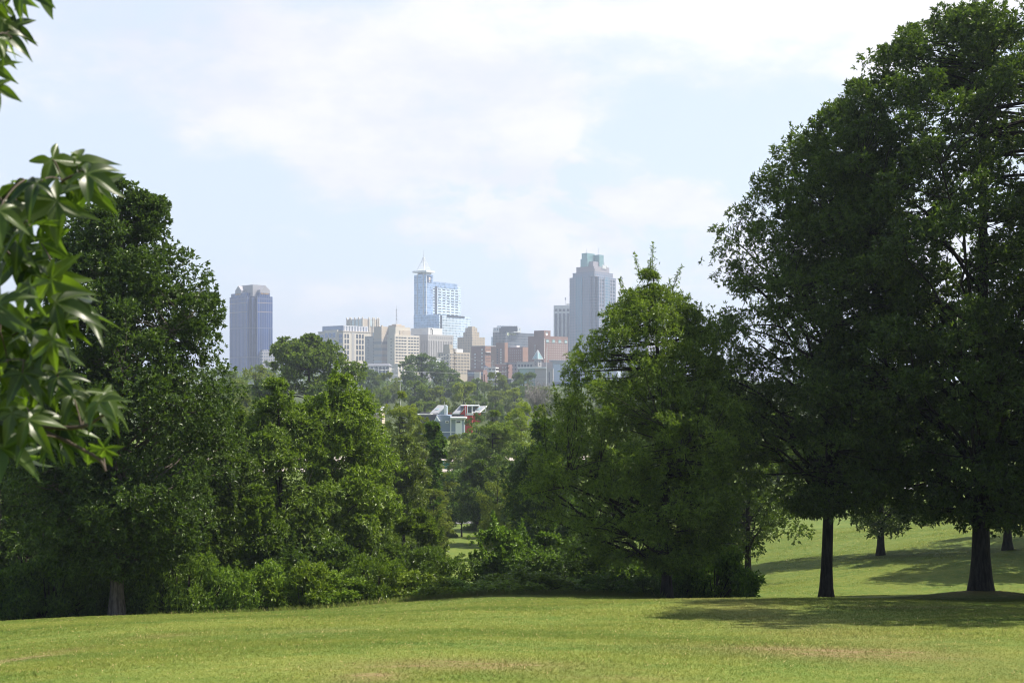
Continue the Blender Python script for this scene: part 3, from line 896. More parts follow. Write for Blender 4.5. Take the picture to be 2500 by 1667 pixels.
# ------------------------------------------------------------------ city
class Block:
    """a building whose front corner is at image column xc, distance Y; its left face runs off at angle t (degrees) and its right face square to it.
    Local axes: -x runs along the left face, +y along the right face, z up from eye level."""
    def __init__(s, name, label, cat, xc, Y, t, group=None):
        s.Y, s.t = Y, R(t)
        s.Xc = wx(xc, Y)
        s.zb = gz(s.Xc, Y) - 4
        s.root = empty(name, (s.Xc, Y, s.zb), -s.t, label, cat, group)
        s.cnt = {}

    def u(s, xs, v=0.):
        """how far along the left face direction the image column xs lies (on the plane v)"""
        k = (xs - CX) / F; X0 = s.Xc + v * math.sin(s.t); Y0 = s.Y + v * math.cos(s.t)
        return (X0 - k * Y0) / (math.cos(s.t) + k * math.sin(s.t))

    def v(s, xs, u=0.):
        k = (xs - CX) / F; X0 = s.Xc - u * math.cos(s.t); Y0 = s.Y + u * math.sin(s.t)
        return (k * Y0 - X0) / (math.sin(s.t) - k * math.cos(s.t))

    def z(s, ys, u=0., v=0.):
        Y = s.Y + u * math.sin(s.t) + v * math.cos(s.t)
        return wz(ys, Y) - s.zb

    def box(s, mb, u0, u1, v0, v1, z0, z1):
        return mb.box(-u1, -u0, v0, v1, z0, z1)

    def part(s, name, mat, *boxes, parent=None, smooth=False):
        m = MB()
        for b in boxes: s.box(m, *b)
        return m.build(name, mat, parent or s.root, smooth)

    def wins(s, face, a0, a1, na, z0, z1, nz, fa, fz, mat, name='window', at=0., thick=.25, cap=100, parent=None, skip=None):
        """na by nz openings on the left ('L', plane v = at) or right ('R', plane u = at) face"""
        da, dz = (a1 - a0) / na, (z1 - z0) / nz
        w, h = da * fa, dz * fz
        one = MB()
        if face == 'L': one.box(-w / 2, w / 2, -thick, .05, -h / 2, h / 2)
        else: one.box(-.05, thick, -w / 2, w / 2, -h / 2, h / 2)
        me = one.mesh(name); me.materials.append(mat)
        rest = MB()
        k = s.cnt.get(name, 0)
        for j in range(nz):
            for i in range(na):
                if skip and skip(i, j): continue
                a = a0 + da * (i + .5); z = z1 - dz * (j + .5)
                loc = (-a, at, z) if face == 'L' else (-at, a, z)
                if k < cap:
                    o = bpy.data.objects.new(name, me); COL.objects.link(o); o.parent = parent or s.root; o.location = loc
                else:
                    if face == 'L': rest.box(loc[0] - w / 2, loc[0] + w / 2, loc[1] - thick, loc[1] + .05, z - h / 2, z + h / 2)
                    else: rest.box(loc[0] - .05, loc[0] + thick, loc[1] - w / 2, loc[1] + w / 2, z - h / 2, z + h / 2)
                k += 1
        s.cnt[name] = k
        if rest.v:
            tag(rest.build(name, mat, parent or s.root), kind='stuff')

    def text(s, body, face, a, z, height, mat, at=0., name='lettering', depth=.3, width=None):
        cu = bpy.data.curves.new(name, 'FONT'); cu.body = body; cu.size = 1.; cu.align_x = 'CENTER'; cu.align_y = 'CENTER'; cu.extrude = .06
        cu.offset = .012
        tmp = bpy.data.objects.new('tmp', cu); COL.objects.link(tmp)
        bpy.context.view_layer.update()
        me = bpy.data.meshes.new_from_object(tmp.evaluated_get(bpy.context.evaluated_depsgraph_get()))
        bpy.data.objects.remove(tmp)
        me.materials.clear(); me.materials.append(mat)
        xs_ = [v.co.x for v in me.vertices]; w0 = max(xs_) - min(xs_)
        o = bpy.data.objects.new(name, me); COL.objects.link(o); o.parent = s.root
        sc = height / .72
        sx = sc if width is None else width / w0
        if face == 'L':
            o.location = (-a, at - depth, z); o.rotation_euler = (R(90), 0, 0)
        else:
            o.location = (-at + depth, a, z); o.rotation_euler = (R(90), 0, R(90))
        o.scale = (sx, sc, sc)
        return o


M = {}
M['tan'] = plain('tan_concrete', (.52, .44, .35), .85, 0., .08, .05)
M['tan_pale'] = plain('pale_limestone', (.60, .54, .45), .85, 0., .07, .05)
M['grey'] = plain('grey_concrete', (.40, .38, .37), .85, 0., .08, .05)
M['grey_d'] = plain('grey_stone', (.30, .29, .29), .85, 0., .10, .05)
M['white'] = plain('white_paint', (.80, .80, .79), .5, 0., .05, .4)
M['offwhite'] = plain('white_concrete', (.70, .69, .67), .7, 0., .06, .1)
M['beige'] = plain('beige_stone', (.50, .42, .31), .9, 0., .12, .08)
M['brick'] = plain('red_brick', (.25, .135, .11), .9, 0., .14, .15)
M['brick_o'] = plain('orange_sunlit_brick', (.34, .19, .13), .9, 0., .12, .15)  # orange brick; on the right faces its tone stands for sunlight
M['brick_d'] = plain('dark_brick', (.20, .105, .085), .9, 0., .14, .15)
M['winD'] = glassy('dark_glass', (.05, .06, .085), .2, .12)
M['winB'] = glassy('blue_glass', (.12, .19, .34), .55, .12)
M['winS'] = glassy('sky_glass', (.36, .52, .74), .75, .16)
M['winG'] = glassy('green_glass', (.26, .44, .44), .5, .15)
M['teal'] = glassy('verdigris_roof', (.20, .35, .36), .35, .35)
M['black'] = plain('black_metal', (.03, .03, .035), .5, .3, .1)
M['steel'] = plain('galvanised_steel', (.55, .56, .58), .45, .6, .1)
M['gold'] = plain('gold_letters', (.62, .36, .10), .4, .4, .05)
M['slate'] = plain('slate_roof', (.10, .105, .125), .8, 0., .15, .6)
M['blue_metal'] = plain('blue_grey_metal', (.33, .39, .48), .45, .35, .08, .05)
M['mural'] = plain('bluish_panel', (.40, .41, .52), .7, 0., .14, .06)

# ---- left glass tower
b = Block('glass_tower', 'dark blue-grey glass tower with a gabled crown standing apart at the left of the skyline', 'skyscraper', 613, 1500, 45)
U, V = b.u(560.5), b.v(665.5)
nt_ = 9.5
wallA = facade('granite_glass_dark', (.095, .115, .20), (.022, .062, .22), 3.4, 39., .74, .965, .5, .12, 0, 0, .35)
wallB = facade('granite_glass_notch', (.06, .075, .15), (.015, .045, .17), 2.4, 39., .80, .97, .4, .10, 0, 0, .4)
zt = b.z(724, U / 2, 0)
b.part('wall', wallA, (nt_, U, 0, V - nt_ * .2, 0, zt), (.01, nt_, nt_, V, 0, zt))
b.part('corner_glazing', wallB, (nt_ * .45, nt_ - .01, nt_ * .45, nt_ + .5, 0, zt - 2))
z1 = b.z(716, U / 2, 0)
b.part('upper_tier', wallA, (nt_ + 3, U - 4.5, -.5, V - 3, zt, z1), (-.5, U - 3, nt_ + 3, V - 4.5, zt + .2, z1 + .2))
roofm = plain('pale_copper_roof', (.34, .33, .36), .6, 0., .08, .1)
zr = b.z(699, U / 2, V / 2)
m = MB()
for s_ in (0, 1):
    c0 = (nt_ + (U, V)[s_]) / 2
    if s_ == 0:
        m.poly([(-(c0 - 7.5), -.2, z1), (-(c0 + 7.5), -.2, z1), (-(c0 + 7.5), -.2, z1 + 4), (-c0, -.2, zr), (-(c0 - 7.5), -.2, z1 + 4)], (0, V * .8, 0))
    else:
        m.poly([(.2, c0 - 7.5, z1 + .2), (.2, c0 - 7.5, z1 + 4.1), (.2, c0, zr + .1), (.2, c0 + 7.5, z1 + 4.1), (.2, c0 + 7.5, z1 + .2)], (-U * .8, 0, 0))
m.build('gabled_roof', roofm, b.root)
b.part('penthouse', roofm, (nt_ * .7, U * .8, nt_ * .7, V * .8, zt, zr + .6))
b.text('WELLS FARGO', 'L', (nt_ + 3 + U - 4.5) / 2, z1 - 1.3, 1.9, M['gold'], -.5, width=13)
b.text('WELLS FARGO', 'R', (nt_ + 3 + V - 4.5) / 2, z1 - 1.1, 1.9, M['gold'], -.5, width=13)
for k_, yy in enumerate((740, 762)):
    zz = b.z(yy, U / 2, 0)
    b.part('band', plain('pink_granite', (.32, .26, .26), .7), (nt_, U, -.12, .1, zz - .5, zz + .4), (-.12, .1, nt_, V, zz - .5, zz + .4))
b.part('podium', facade('podium_grid', (.34, .33, .35), (.12, .15, .24), 3.4, 4.2, .55, .6), (-6, 6, 13, V + 8, 0, b.z(858, 0, 10)), (-3, 4, 16, V + 3, 0, b.z(853, 0, 10)))

# ---- tan and blue-glass state building
b = Block('office_building', 'tan stone office block with tall blue windows and a recessed glass top storey', 'office building', 838, 1560, 40)
U, V = b.u(777), b.v(905)
zt = b.z(810, 10, 0)
b.part('wall', M['tan_pale'], (0, U, 0, V, 0, zt))
b.part('cornice', M['tan'], (-.6, U + .6, -.6, V + .6, zt, zt + 1.2))
b.part('top_storey', facade('ribbed_top', (.55, .56, .60), (.25, .28, .36), 5.2, 9., .55, .78, .6, .2, 0, -3), (3, U - 5, 3, V - 2, zt, b.z(794.5, 5, 5)))
b.part('glass_wall', M['winB'], (4, U - 6, 2.6, 3.1, zt + 1.3, b.z(796, 5, 5)))
b.part('entrance_block', M['tan_pale'], (b.u(826), b.u(794), -2.2, .5, 0, b.z(805, 10)))
b.wins('L', b.u(823), b.u(795), 3, b.z(824), b.z(811), 1, .72, .9, M['winB'], at=-2.2)
b.wins('L', b.u(836.5), b.u(827), 1, b.z(838), b.z(814), 2, .85, .8, M['winB'])
b.wins('L', b.u(791.5), b.u(778), 1, b.z(826), b.z(815), 1, .8, .9, M['winB'])
b.wins('L', b.u(822), b.u(780), 4, b.z(846), b.z(829), 1, .6, .9, M['winB'], at=-2.2)
for (x0, x1, na) in ((840, 853, 2), (868.5, 889, 3)):
    b.wins('R', b.v(x0), b.v(x1), na, b.z(880), b.z(813), 5, .62, .74, M['winD'])
b.part('recess', M['grey'], (-.3, .2, b.v(859), b.v(865), 0, zt))
# ---- lantern building behind it
b = Block('office_tower', 'tan tower top with round-headed pillars and pale glass bays rising behind the tan office block', 'office building', 886, 1720, 40)
U, V = b.u(846), b.v(926)
zt = b.z(778)
b.part('wall', M['tan'], (.5, U, .5, V, 0, zt))
b.wins('L', b.u(884), b.u(858), 3, b.z(796), b.z(779), 1, .62, .92, plain('pale_glazing', (.62, .72, .74), .25, .2, .05, .3), name='glass_bay', at=.5, thick=.6)
b.wins('R', b.v(903), b.v(914), 1, b.z(796), b.z(778.5), 1, .9, .92, plain('pale_glazing', (.62, .72, .74), .25), name='glass_bay', at=.5, thick=.6)
pm = MB(); pm.tube([(0, 0, 0), (0, 0, zt + 1), (0, 0, zt + 2.6), (0, 0, zt + 3.2)], [1.15, 1.15, .9, .1], 10)
pme = pm.mesh('pillar', True); pme.materials.append(M['tan_pale'])
for f_, a_ in [('L', x) for x in (847, 854, 857, 866, 876, 885)] + [('R', x) for x in (901, 910, 914, 921, 925)]:
    o = bpy.data.objects.new('pillar', pme); COL.objects.link(o); o.parent = b.root
    o.location = (-b.u(a_), 0, 0) if f_ == 'L' else (0, b.v(a_), 0)

# ---- windowless exchange blocks
b = Block('concrete_building', 'windowless grey-tan concrete block building with a lattice mast on its roof', 'office building', 931.5, 1480, 38)
U, V = b.u(912.5), b.v(949)
zt = b.z(797)
ribbed = facade('banded_concrete', (.46, .41, .36), (.34, .35, .37), 400, 8.2, 1.1, .42, .85, .5, 0, 2.5, 0.)
b.part('wall', M['tan'], (0, U, 0, V, b.z(826), zt))
b.part('lower_wall', ribbed, (.02, U, .02, V, 0, b.z(826)))
b.part('side_wing', M['grey'], (U, b.u(888), 2, 22, 0, b.z(820, 10)))
b.wins('L', b.u(898), b.u(894.5), 1, b.z(878), b.z(825), 8, .5, .45, M['winD'], at=2.)
b.wins('L', b.u(913), b.u(908), 1, b.z(890), b.z(824), 9, .7, .35, M['winD'], at=2.)
b.part('tank', M['steel'], (b.u(909), b.u(906), 3, 6, b.z(820, 10), b.z(811, 10)))
Uw = b.u(945, V)
z3 = b.z(794.5, 0, V)
V3 = V + b.v(969.5) * 0 + 14
b2u = b.u(948.5, V)
b.part('stair_tower', M['tan'], (b2u - 14, b2u, V, V + 16, 0, z3), (b2u - 11, b2u - 3, V + 3, V + 13, z3, z3 + 1.6))
b.part('vent', M['tan'], (2, 4, 3, 5, zt, zt + 1.8), (7, 8.5, 2, 4, zt, zt + 2))
mast = MB()
mz0 = z3 + 1.6; mz1 = b.z(747, 0, V + 8); cx_, cy_ = -(b2u - 7), V + 8
for (dx_, dy_) in ((-1, -1), (1, -1), (0, 1)):
    mast.tube([(cx_ + dx_ * .7, cy_ + dy_ * .7, mz0), (cx_ + dx_ * .35, cy_ + dy_ * .35, mz1 - 4)], .16, 4)
for i in range(12):
    zz = mz0 + (mz1 - 5 - mz0) * i / 12
    mast.tube([(cx_ - .65, cy_ - .65, zz), (cx_ + .65, cy_ - .65, zz + 1), (cx_, cy_ + .65, zz + 1.6), (cx_ - .65, cy_ - .65, zz + 2)], .1, 4)
mast.tube([(cx_, cy_, mz1 - 5), (cx_, cy_, mz1)], .14, 4)
for zz, w_ in ((mz0 + 6, 1.3), (mz0 + 11, 1.1), (mz1 - 6, .9)):
    mast.box(cx_ - w_, cx_ + w_, cy_ - .4, cy_ + .4, zz, zz + 1.2)
mast.build('mast', M['steel'], b.root)

# ---- tan grid building
b = Block('office_building', 'cream office block with rows of small paired windows in front of the windowless concrete block', 'office building', 963.5, 1440, 40)
U, V = b.u(945.5), b.v(1024)
zt = b.z(817)
b.part('wall', M['tan_pale'], (0, U, 0, V, 0, zt))
b.part('penthouse', M['tan_pale'], (-.01 + 1, U, 2.5, b.v(1003), zt, b.z(798, 0, 5)))
b.part('roof_box', M['tan'], (0.4, 4, b.v(977), b.v(984), zt, b.z(806)), (.2, 4, b.v(984.5), b.v(1003), zt, b.z(805)))
for (x0, x1) in ((965, 993), (996, 1023)):
    b.wins('R', b.v(x0), b.v(x1), 4, b.z(908, 0, 30), b.z(821, 0, 20), 12, .72, .36, M['winD'])
b.wins('L', b.u(957), b.u(953), 1, b.z(880), b.z(823), 7, .4, .4, M['winD'])
b.part('annex', M['tan_pale'], (-5, 0, 1, 24, 0, b.z(887)))
b.wins('R', 2, 23, 4, b.z(907), b.z(894), 2, .5, .7, M['winD'], at=-5)

# ---- grey finned building
b = Block('office_building', 'grey concrete block lined with vertical fins below a pale flat-roofed penthouse', 'office building', 1045, 1500, 38)
U, V = b.u(1024.5), b.v(1106.5)
zt = b.z(816)
b.part('wall', M['grey_d'], (.6, U, .6, V, 0, zt - 8))
b.part('parapet', M['grey'], (0, U + .4, 0, V + .4, zt - 8.2, zt))
for k_, (f_, n_, A) in enumerate((('L', 5, U), ('R', 15, V))):
    fm = MB(); w_ = A / n_ * .62
    if f_ == 'L': fm.box(-w_ / 2, w_ / 2, -.2, .62, 0, zt - 8.2)
    else: fm.box(-.62, .2, -w_ / 2, w_ / 2, 0, zt - 8.2)
    fme = fm.mesh('fin'); fme.materials.append(M['grey'])
    for i in range(n_):
        o = bpy.data.objects.new('fin', fme); COL.objects.link(o); o.parent = b.root
        a = A * (i + .5) / n_
        o.location = (-a, 0, 0) if f_ == 'L' else (0, a, 0)
b.wins('R', 1, V - 1, 13, zt - 5.5, zt - 2, 1, .45, .9, plain('carved_panel', (.33, .32, .31), .9), name='frieze_panel')
b.part('penthouse', M['offwhite'], (3, b.u(1003, 4), 4, b.v(1080, 3), zt, b.z(800, 3, 4)))
b.part('low_wing', M['grey'], (U, b.u(1003), 5, 30, 0, zt - 1.5))
pp = MB(); pp.tube([(-1.6, b.v(1058), zt), (-1.6, b.v(1058), zt + 6), (-3, b.v(1056), zt + 8.4)], .5, 8)
pp.build('flue', M['black'], b.root, True)

# ---- tallest pale blue tower
b = Block('glass_tower', 'tallest pale blue glass tower with a white open spire and a lower balcony wing', 'skyscraper', 1040, 1700, 36)
U, V = b.u(1011), b.v(1057.5)
zs = b.z(669.5)
pale = facade('sky_curtain_wall', (.44, .51, .63), (.28, .41, .62), 3.0, 3.8, .86, .86, .35, .14, 0, 0, .6, None, .2)
pale2 = facade('white_curtain_wall', (.66, .72, .78), (.50, .64, .78), 3.4, 3.8, .80, .72, .4, .16, 0, 0, .55)
b.part('shaft', pale, (0, U, 0, V, 0, zs))
b.part('rib', M['offwhite'], (b.u(1019.5), b.u(1017.8), -.5, .2, 0, zs), (b.u(1034.5), b.u(1032.5), -.5, .2, 0, zs + 3.5), (-.5, .3, 0, .9, 0, zs))
b.part('belvedere', M['offwhite'], (2, U - 5, 2, V - 2, zs, b.z(664)))
b.part('louvre', M['winD'], (b.u(1031), b.u(1020), 1.8, 2.1, zs + .6, zs + 2.6))
zc = b.z(664.3); zc2 = b.z(660.3)
b.part('cap_slab', M['white'], (-3.4, U + .4, -3.4, V + .4, zc, zc2))
cxm, cym = -U / 2 + .5, V / 2 - .3
sp = MB(); ztop = b.z(629.5); zsp = b.z(608)
hw_ = b.u(1020) * .5 - b.u(1047) * 0
hw_ = 7.6
for (dx_, dy_) in ((-1, -1), (1, -1), (1, 1), (-1, 1)):
    sp.tube([(cxm + dx_ * hw_, cym + dy_ * hw_, zc2), (cxm + dx_ * 1.0, cym + dy_ * 1.0, ztop)], [.36, .32], 5)
for i in range(8):
    f_ = i / 8; q = hw_ + (1.0 - hw_) * f_; zz = zc2 + (ztop - zc2) * f_
    ring = [(cxm - q, cym - q, zz), (cxm + q, cym - q, zz), (cxm + q, cym + q, zz), (cxm - q, cym + q, zz), (cxm - q, cym - q, zz)]
    for a_, c_ in zip(ring[:-1], ring[1:]): sp.tube([a_, c_], .11, 4)
for sx_ in (-.5, 0, .5):
    for (ax_, ay_) in ((1, 0), (0, 1)):
        for sg in (-1, 1):
            p0 = (cxm + (sx_ * hw_ if ax_ else sg * hw_), cym + (sx_ * hw_ if ay_ else sg * hw_), zc2)
            p1 = (cxm + (sx_ * 1 if ax_ else sg * 1), cym + (sx_ * 1 if ay_ else sg * 1), ztop)
            sp.tube([p0, p1], .09, 4)
sp.box(cxm - 1.5, cxm + 1.5, cym - 1.5, cym + 1.5, ztop, ztop + 1.2)
sp.tube([(cxm, cym, ztop), (cxm, cym, ztop + 6), (cxm, cym, zsp)], [.5, .4, .22], 6)
sp.build('spire', M['white'], b.root)
# lower block and balcony wing
zl = b.z(769)
Ul0 = b.u(1072.5)
vl = 0.
low_v1 = b.v(1149, Ul0)
b.part('lower_block', pale, (Ul0, U - .02, -.9, 30, 0, zl))
b.part('lower_wing', pale2, (Ul0 - .01, Ul0 + 22, -.88, low_v1, 0, zl - .2))
b.part('dark_joint', M['winD'], (Ul0 - .35, Ul0 + .1, 2.2, 6.2, 0, zl - .6))
b.part('dark_band', M['winD'], (Ul0 - .3, Ul0 + .1, b.v(1091, Ul0), b.v(1134, Ul0), b.z(776.5, 0, 30), b.z(771.5, 0, 30)))
Us = b.u(1051, 0) if False else 0
uw = 3.0
w0, w1 = b.v(1051, uw), b.v(1125, uw)
zw = b.z(688, 0, 30)
b.part('balcony_wing', pale2, (uw, uw + 20, w0, w1, zl, zw - 3.8))
b.part('screen_wall', pale, (uw - .4, uw + .4, w0, b.v(1116, uw), zw - 8, zw), (uw - .3, uw + .5, w0, b.v(1067, uw) * 0 + w0 + 5, zl, zw - 8))
b.part('stair_slot', M['winD'], (uw - .5, uw + .1, b.v(1061.5, uw), b.v(1067, uw), zl, zw - 6.5))
b.wins('R', b.v(1068, uw), b.v(1120, uw), 5, zl + 1, zw - 9, 10, .62, .34, M['winD'], name='balcony_opening', at=uw, thick=.2)
b.wins('R', b.v(1056, uw), b.v(1062, uw), 1, zl + 1, zw - 9, 10, .9, .3, M['winD'], name='balcony_opening', at=uw, thick=.2)
sg_ = b.part('sign', plain('navy_sign', (.05, .06, .12), .4), (-.5, .1, b.v(1043.5), b.v(1052.5), b.z(689), b.z(673)))
b.part('sign_mark', M['white'], (-.75, -.45, b.v(1046), b.v(1050), b.z(683), b.z(676)), (-.75, -.45, b.v(1046.5), b.v(1049.5), b.z(688), b.z(685.5)))
b.part('sign_dot', plain('orange_sign', (.8, .3, .08), .4), (-.95, -.7, b.v(1047.2), b.v(1049), b.z(681), b.z(678.3)))

# ---- art-deco stepped block
b = Block('office_building', 'stepped beige stone block with a ribbed crown in front of the tallest tower', 'office building', 1152.5, 1560, 42)
U, V = b.u(1116.8), b.v(1183.7)
deco = facade('ribbed_stone', (.48, .40, .30), (.22, .19, .17), 3.2, 3.6, .38, .55, .9, .4, 0, 0, 0.)
z1, z2, z3 = b.z(822.5), b.z(810), b.z(799.5)
b.part('wall', deco, (0, U, 0, V, 0, z1))
b.part('middle_tier', deco, (1.6, U - 10, 1.4, V - 9.5, z1, z2))
b.part('crown_tier', deco, (2.6, U - 13, 2.4, V - 12.5, z2, z3))
b.part('parapet', M['beige'], (-.3, U * .3, -.3, .5, z1, z1 + 1), (3, U - 17, 3, V - 16, z3, z3 + 1.6))
# ---- small beige block
b = Block('office_building', 'low beige block with many narrow windows and a white box on its roof', 'office building', 1097, 1420, 40)
U, V = b.u(1068), b.v(1147.5)
zt = b.z(859.5)
b.part('wall', M['beige'], (0, U, 0, V, 0, zt))
b.part('lift_tower', M['beige'], (-.05 + .3, b.u(1082), .3, b.v(1106), zt, b.z(841)))
b.part('roof_box', M['white'], (1.2, 6, b.v(1116), b.v(1132), zt, b.z(851)))
b.part('grey_box', M['grey'], (1.0, 6, b.v(1110), b.v(1116) - .02, zt, b.z(850)))
b.wins('R', b.v(1098), b.v(1146), 13, b.z(914, 0, 20), b.z(862, 0, 10), 7, .40, .52, M['winD'])
b.wins('L', b.u(1095.5), b.u(1070), 4, b.z(910), b.z(862), 6, .38, .48, M['winD'], name='side_window')
# ---- small white building
b = Block('white_building', 'small white box building with an overhanging flat roof beside the dome-shaped tree', 'building', 1064.5, 1250, 40)
U, V = b.u(1054.5), b.v(1075)
b.part('wall', M['white'], (0, U, 0, V, 0, b.z(876)))
b.part('roof', M['white'], (-.8, U + .8, -.8, V + .8, b.z(876), b.z(874.5)))
b.wins('R', 1, V - .5, 1, b.z(890), b.z(880), 1, .6, .7, M['winD'])

# ---- red brick group
b = Block('brick_building', 'brick block with an unlit purple-brown face and a right face coloured sunlit orange behind the parking deck', 'building', 1184, 1380, 42, 'red brick blocks')
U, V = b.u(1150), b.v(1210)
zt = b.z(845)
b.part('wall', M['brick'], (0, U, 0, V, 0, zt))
b.part('painted_sun_panel', M['brick_o'], (-.25, .1, .5, V, 0, zt - .5))  # sunlight put into the colour: a brighter skin over the right wall
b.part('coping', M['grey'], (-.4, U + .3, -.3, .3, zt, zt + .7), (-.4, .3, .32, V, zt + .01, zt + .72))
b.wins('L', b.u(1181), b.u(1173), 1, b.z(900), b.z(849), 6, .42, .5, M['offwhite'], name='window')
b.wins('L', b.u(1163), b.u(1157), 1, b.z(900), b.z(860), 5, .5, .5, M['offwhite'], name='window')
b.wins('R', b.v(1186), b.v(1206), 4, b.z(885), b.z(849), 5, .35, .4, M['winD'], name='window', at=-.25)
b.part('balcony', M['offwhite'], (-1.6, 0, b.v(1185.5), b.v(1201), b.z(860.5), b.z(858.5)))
b = Block('brick_building', 'tallest narrow red brick block with an edge coloured sunlit orange in the middle of the brick group', 'building', 1231.5, 1350, 42, 'red brick blocks')
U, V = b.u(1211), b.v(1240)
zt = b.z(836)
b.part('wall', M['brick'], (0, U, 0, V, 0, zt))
b.part('painted_sun_panel', M['brick_o'], (-.25, .1, .2, V - .3, 0, zt - .4))  # right wall painted brighter, as if lit by the sun
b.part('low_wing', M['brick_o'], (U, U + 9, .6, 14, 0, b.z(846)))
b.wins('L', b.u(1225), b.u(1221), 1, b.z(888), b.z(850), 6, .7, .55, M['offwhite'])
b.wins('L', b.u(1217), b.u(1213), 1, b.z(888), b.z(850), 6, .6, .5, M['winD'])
b = Block('brick_building', 'wide red brick block with a right end coloured sunlit orange beside the brick hotel', 'building', 1275.5, 1390, 42, 'red brick blocks')
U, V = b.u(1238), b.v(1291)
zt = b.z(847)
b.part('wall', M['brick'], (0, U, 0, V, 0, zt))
b.part('painted_sun_panel', M['brick_o'], (-.25, .1, .2, V - .3, 0, zt - .4))  # sunlit look of the right end is in this skin's colour
b.part('roof_plant', M['white'], (U - 14, U - 4, 2, 8, zt, b.z(843)))
b.wins('L', b.u(1274), b.u(1243), 6, b.z(884), b.z(852), 5, .3, .4, M['grey'])
# ---- dark office block with sign
b = Block('office_building', 'dark grey glass block with a pale domed crown and a yellow-green lit name sign', 'office building', 1234, 1600, 40)
U, V = b.u(1203), b.v(1304)
zt = b.z(811)
darkf = facade('dark_curtain', (.17, .18, .20), (.055, .075, .11), 2.6, 3.8, .74, .80, .45, .12, 0, 0, .3)
b.part('wall', darkf, (0, U, 0, V, 0, zt))
b.part('side_bay', M['winS'], (U, b.u(1196), 3, 20, 0, b.z(821)))
oc = MB(); cu_, cv_ = U / 2 + 2, V * .30
pts = []
for i in range(8):
    a = math.tau * (i + .5) / 8
    pts.append((-cu_ + math.cos(a) * 21, cv_ + math.sin(a) * 21, zt))
oc.poly(pts, (0, 0, b.z(799) - zt))
pts2 = [(p[0] * .0 + -cu_ + (p[0] + cu_) * .72, cv_ + (p[1] - cv_) * .72, b.z(799)) for p in pts]
oc.poly(pts2, (0, 0, b.z(794) - b.z(799)))
oc.build('crown', facade('pale_crown', (.60, .63, .66), (.32, .40, .50), 4.5, 6, .5, .5, .5, .2), b.root)
b.part('dark_screen', plain('dark_panel', (.07, .075, .11), .5), (b.u(1263, -4) - 0, b.u(1223.5, -4), -4.4, -3.6, zt, b.z(797.5)), (2, 8, -4, 4, zt - .01, zt + 6))
b.text('CAPTRUST', 'R', b.v(1250), b.z(815.8, 0, 12), 2.6, plain('sign_yellow', (.75, .80, .35), .4), -.1, width=17)
lg = MB(); a = np.arange(16) / 16 * math.tau
lg.poly([(.1, b.v(1240.5) + 2.4 * math.cos(t), b.z(815.8, 0, 5) + 2.4 * math.sin(t)) for t in a], (.4, 0, 0))
lg.build('sign_emblem', plain('sign_white', (.85, .88, .6), .4), b.root)
# ---- brick hotel
b = Block('hotel_building', 'large red brick hotel block with columns of white windows and a roof dish', 'hotel', 1327.7, 1330, 42)
U, V = b.u(1289.5), b.v(1387)
zt = b.z(820)
hb = plain('hotel_brick', (.24, .135, .11), .9, 0., .12, .12)
b.part('wall', hb, (0, U, 0, V, 0, zt))
b.part('penthouse', hb, (3, b.u(1305, 5), 4, b.v(1344, 3), zt, b.z(806)))
b.wins('R', b.v(1329), b.v(1386), 11, b.z(880, 0, 20), b.z(833, 0, 20), 8, .22, .42, M['offwhite'], skip=lambda i, j: i == 0)
b.wins('L', b.u(1308.5), b.u(1303.5), 1, b.z(868), b.z(840), 5, .6, .6, M['grey'], name='side_window')
b.part('white_strip', M['offwhite'], *[(-.3, .1, b.v(1328.2), b.v(1329.6), b.z(826 + 5.6 * i + 3.6), b.z(826 + 5.6 * i)) for i in range(9)])
for x in (1333, 1348, 1363, 1378):
    b.part('wide_window', M['winG'], (-.35, .1, b.v(x), b.v(x + 6.5), b.z(837, 0, 15), b.z(829, 0, 15)))
    b.part('white_lintel', M['white'], (-.5, .1, b.v(x), b.v(x + 6.5), b.z(834, 0, 15), b.z(832.8, 0, 15)))
dsh = MB()
pr_ = [(0, 0)] + [(r_, .32 * r_ * r_ / 1.6) for r_ in (.6, 1.2, 1.8, 2.2)]
for r0_, r1_ in zip(pr_[:-1], pr_[1:]):
    k_ = 14; aa = np.arange(k_) / k_ * math.tau
    v_ = np.concatenate([np.stack([np.full(k_, 1.5 + r0_[1]), b.v(1325, -1) * 0 + 2.5 + r0_[0] * np.cos(aa), zt + 3 + r0_[0] * np.sin(aa)], 1),
                         np.stack([np.full(k_, 1.5 + r1_[1]), 2.5 + r1_[0] * np.cos(aa), zt + 3 + r1_[0] * np.sin(aa)], 1)])
    i_ = np.arange(k_); j_ = (i_ + 1) % k_
    dsh.add(v_, np.stack([i_, j_, j_ + k_, i_ + k_], 1))
dsh.tube([(1.4, 2.5, zt - .2), (1.4, 2.5, zt + 3)], .25, 5)
dsh.build('roof_dish', M['white'], b.root, True)
# ---- white and dark striped tower
b = Block('office_tower', 'white-ribbed tower with tall dark window strips beside the stepped tower', 'skyscraper', 1399, 1720, 8)
U, V = b.u(1351.6), 34
zt = b.z(745)
b.part('wall', M['offwhite'], (0, U, 0, V, 0, zt))
b.part('roof_plant', M['offwhite'], (U * .02, U * .35, 3, 20, zt, zt + 2.8))
for i, x in enumerate((1354.4, 1364.2, 1373.8, 1383.4)):
    b.part('window_strip', facade('dark_strip', (.07, .075, .11), (.05, .06, .11), 1.6, 3.8, .9, .8, .4, .12), (b.u(x + 6.5), b.u(x), -.3, .1, 0, b.z(764.5)))
    b.part('top_window', M['winD'], (b.u(x + 6.5), b.u(x), -.3, .1, b.z(760), b.z(754)))
mm = MB(); mm.tube([(-b.u(1380), 4, zt), (-b.u(1380), 4, b.z(729))], .28, 5); mm.box(-b.u(1380) - .9, -b.u(1380) + .9, 3.3, 4.7, b.z(732), b.z(726))
mm.build('mast', M['steel'], b.root)
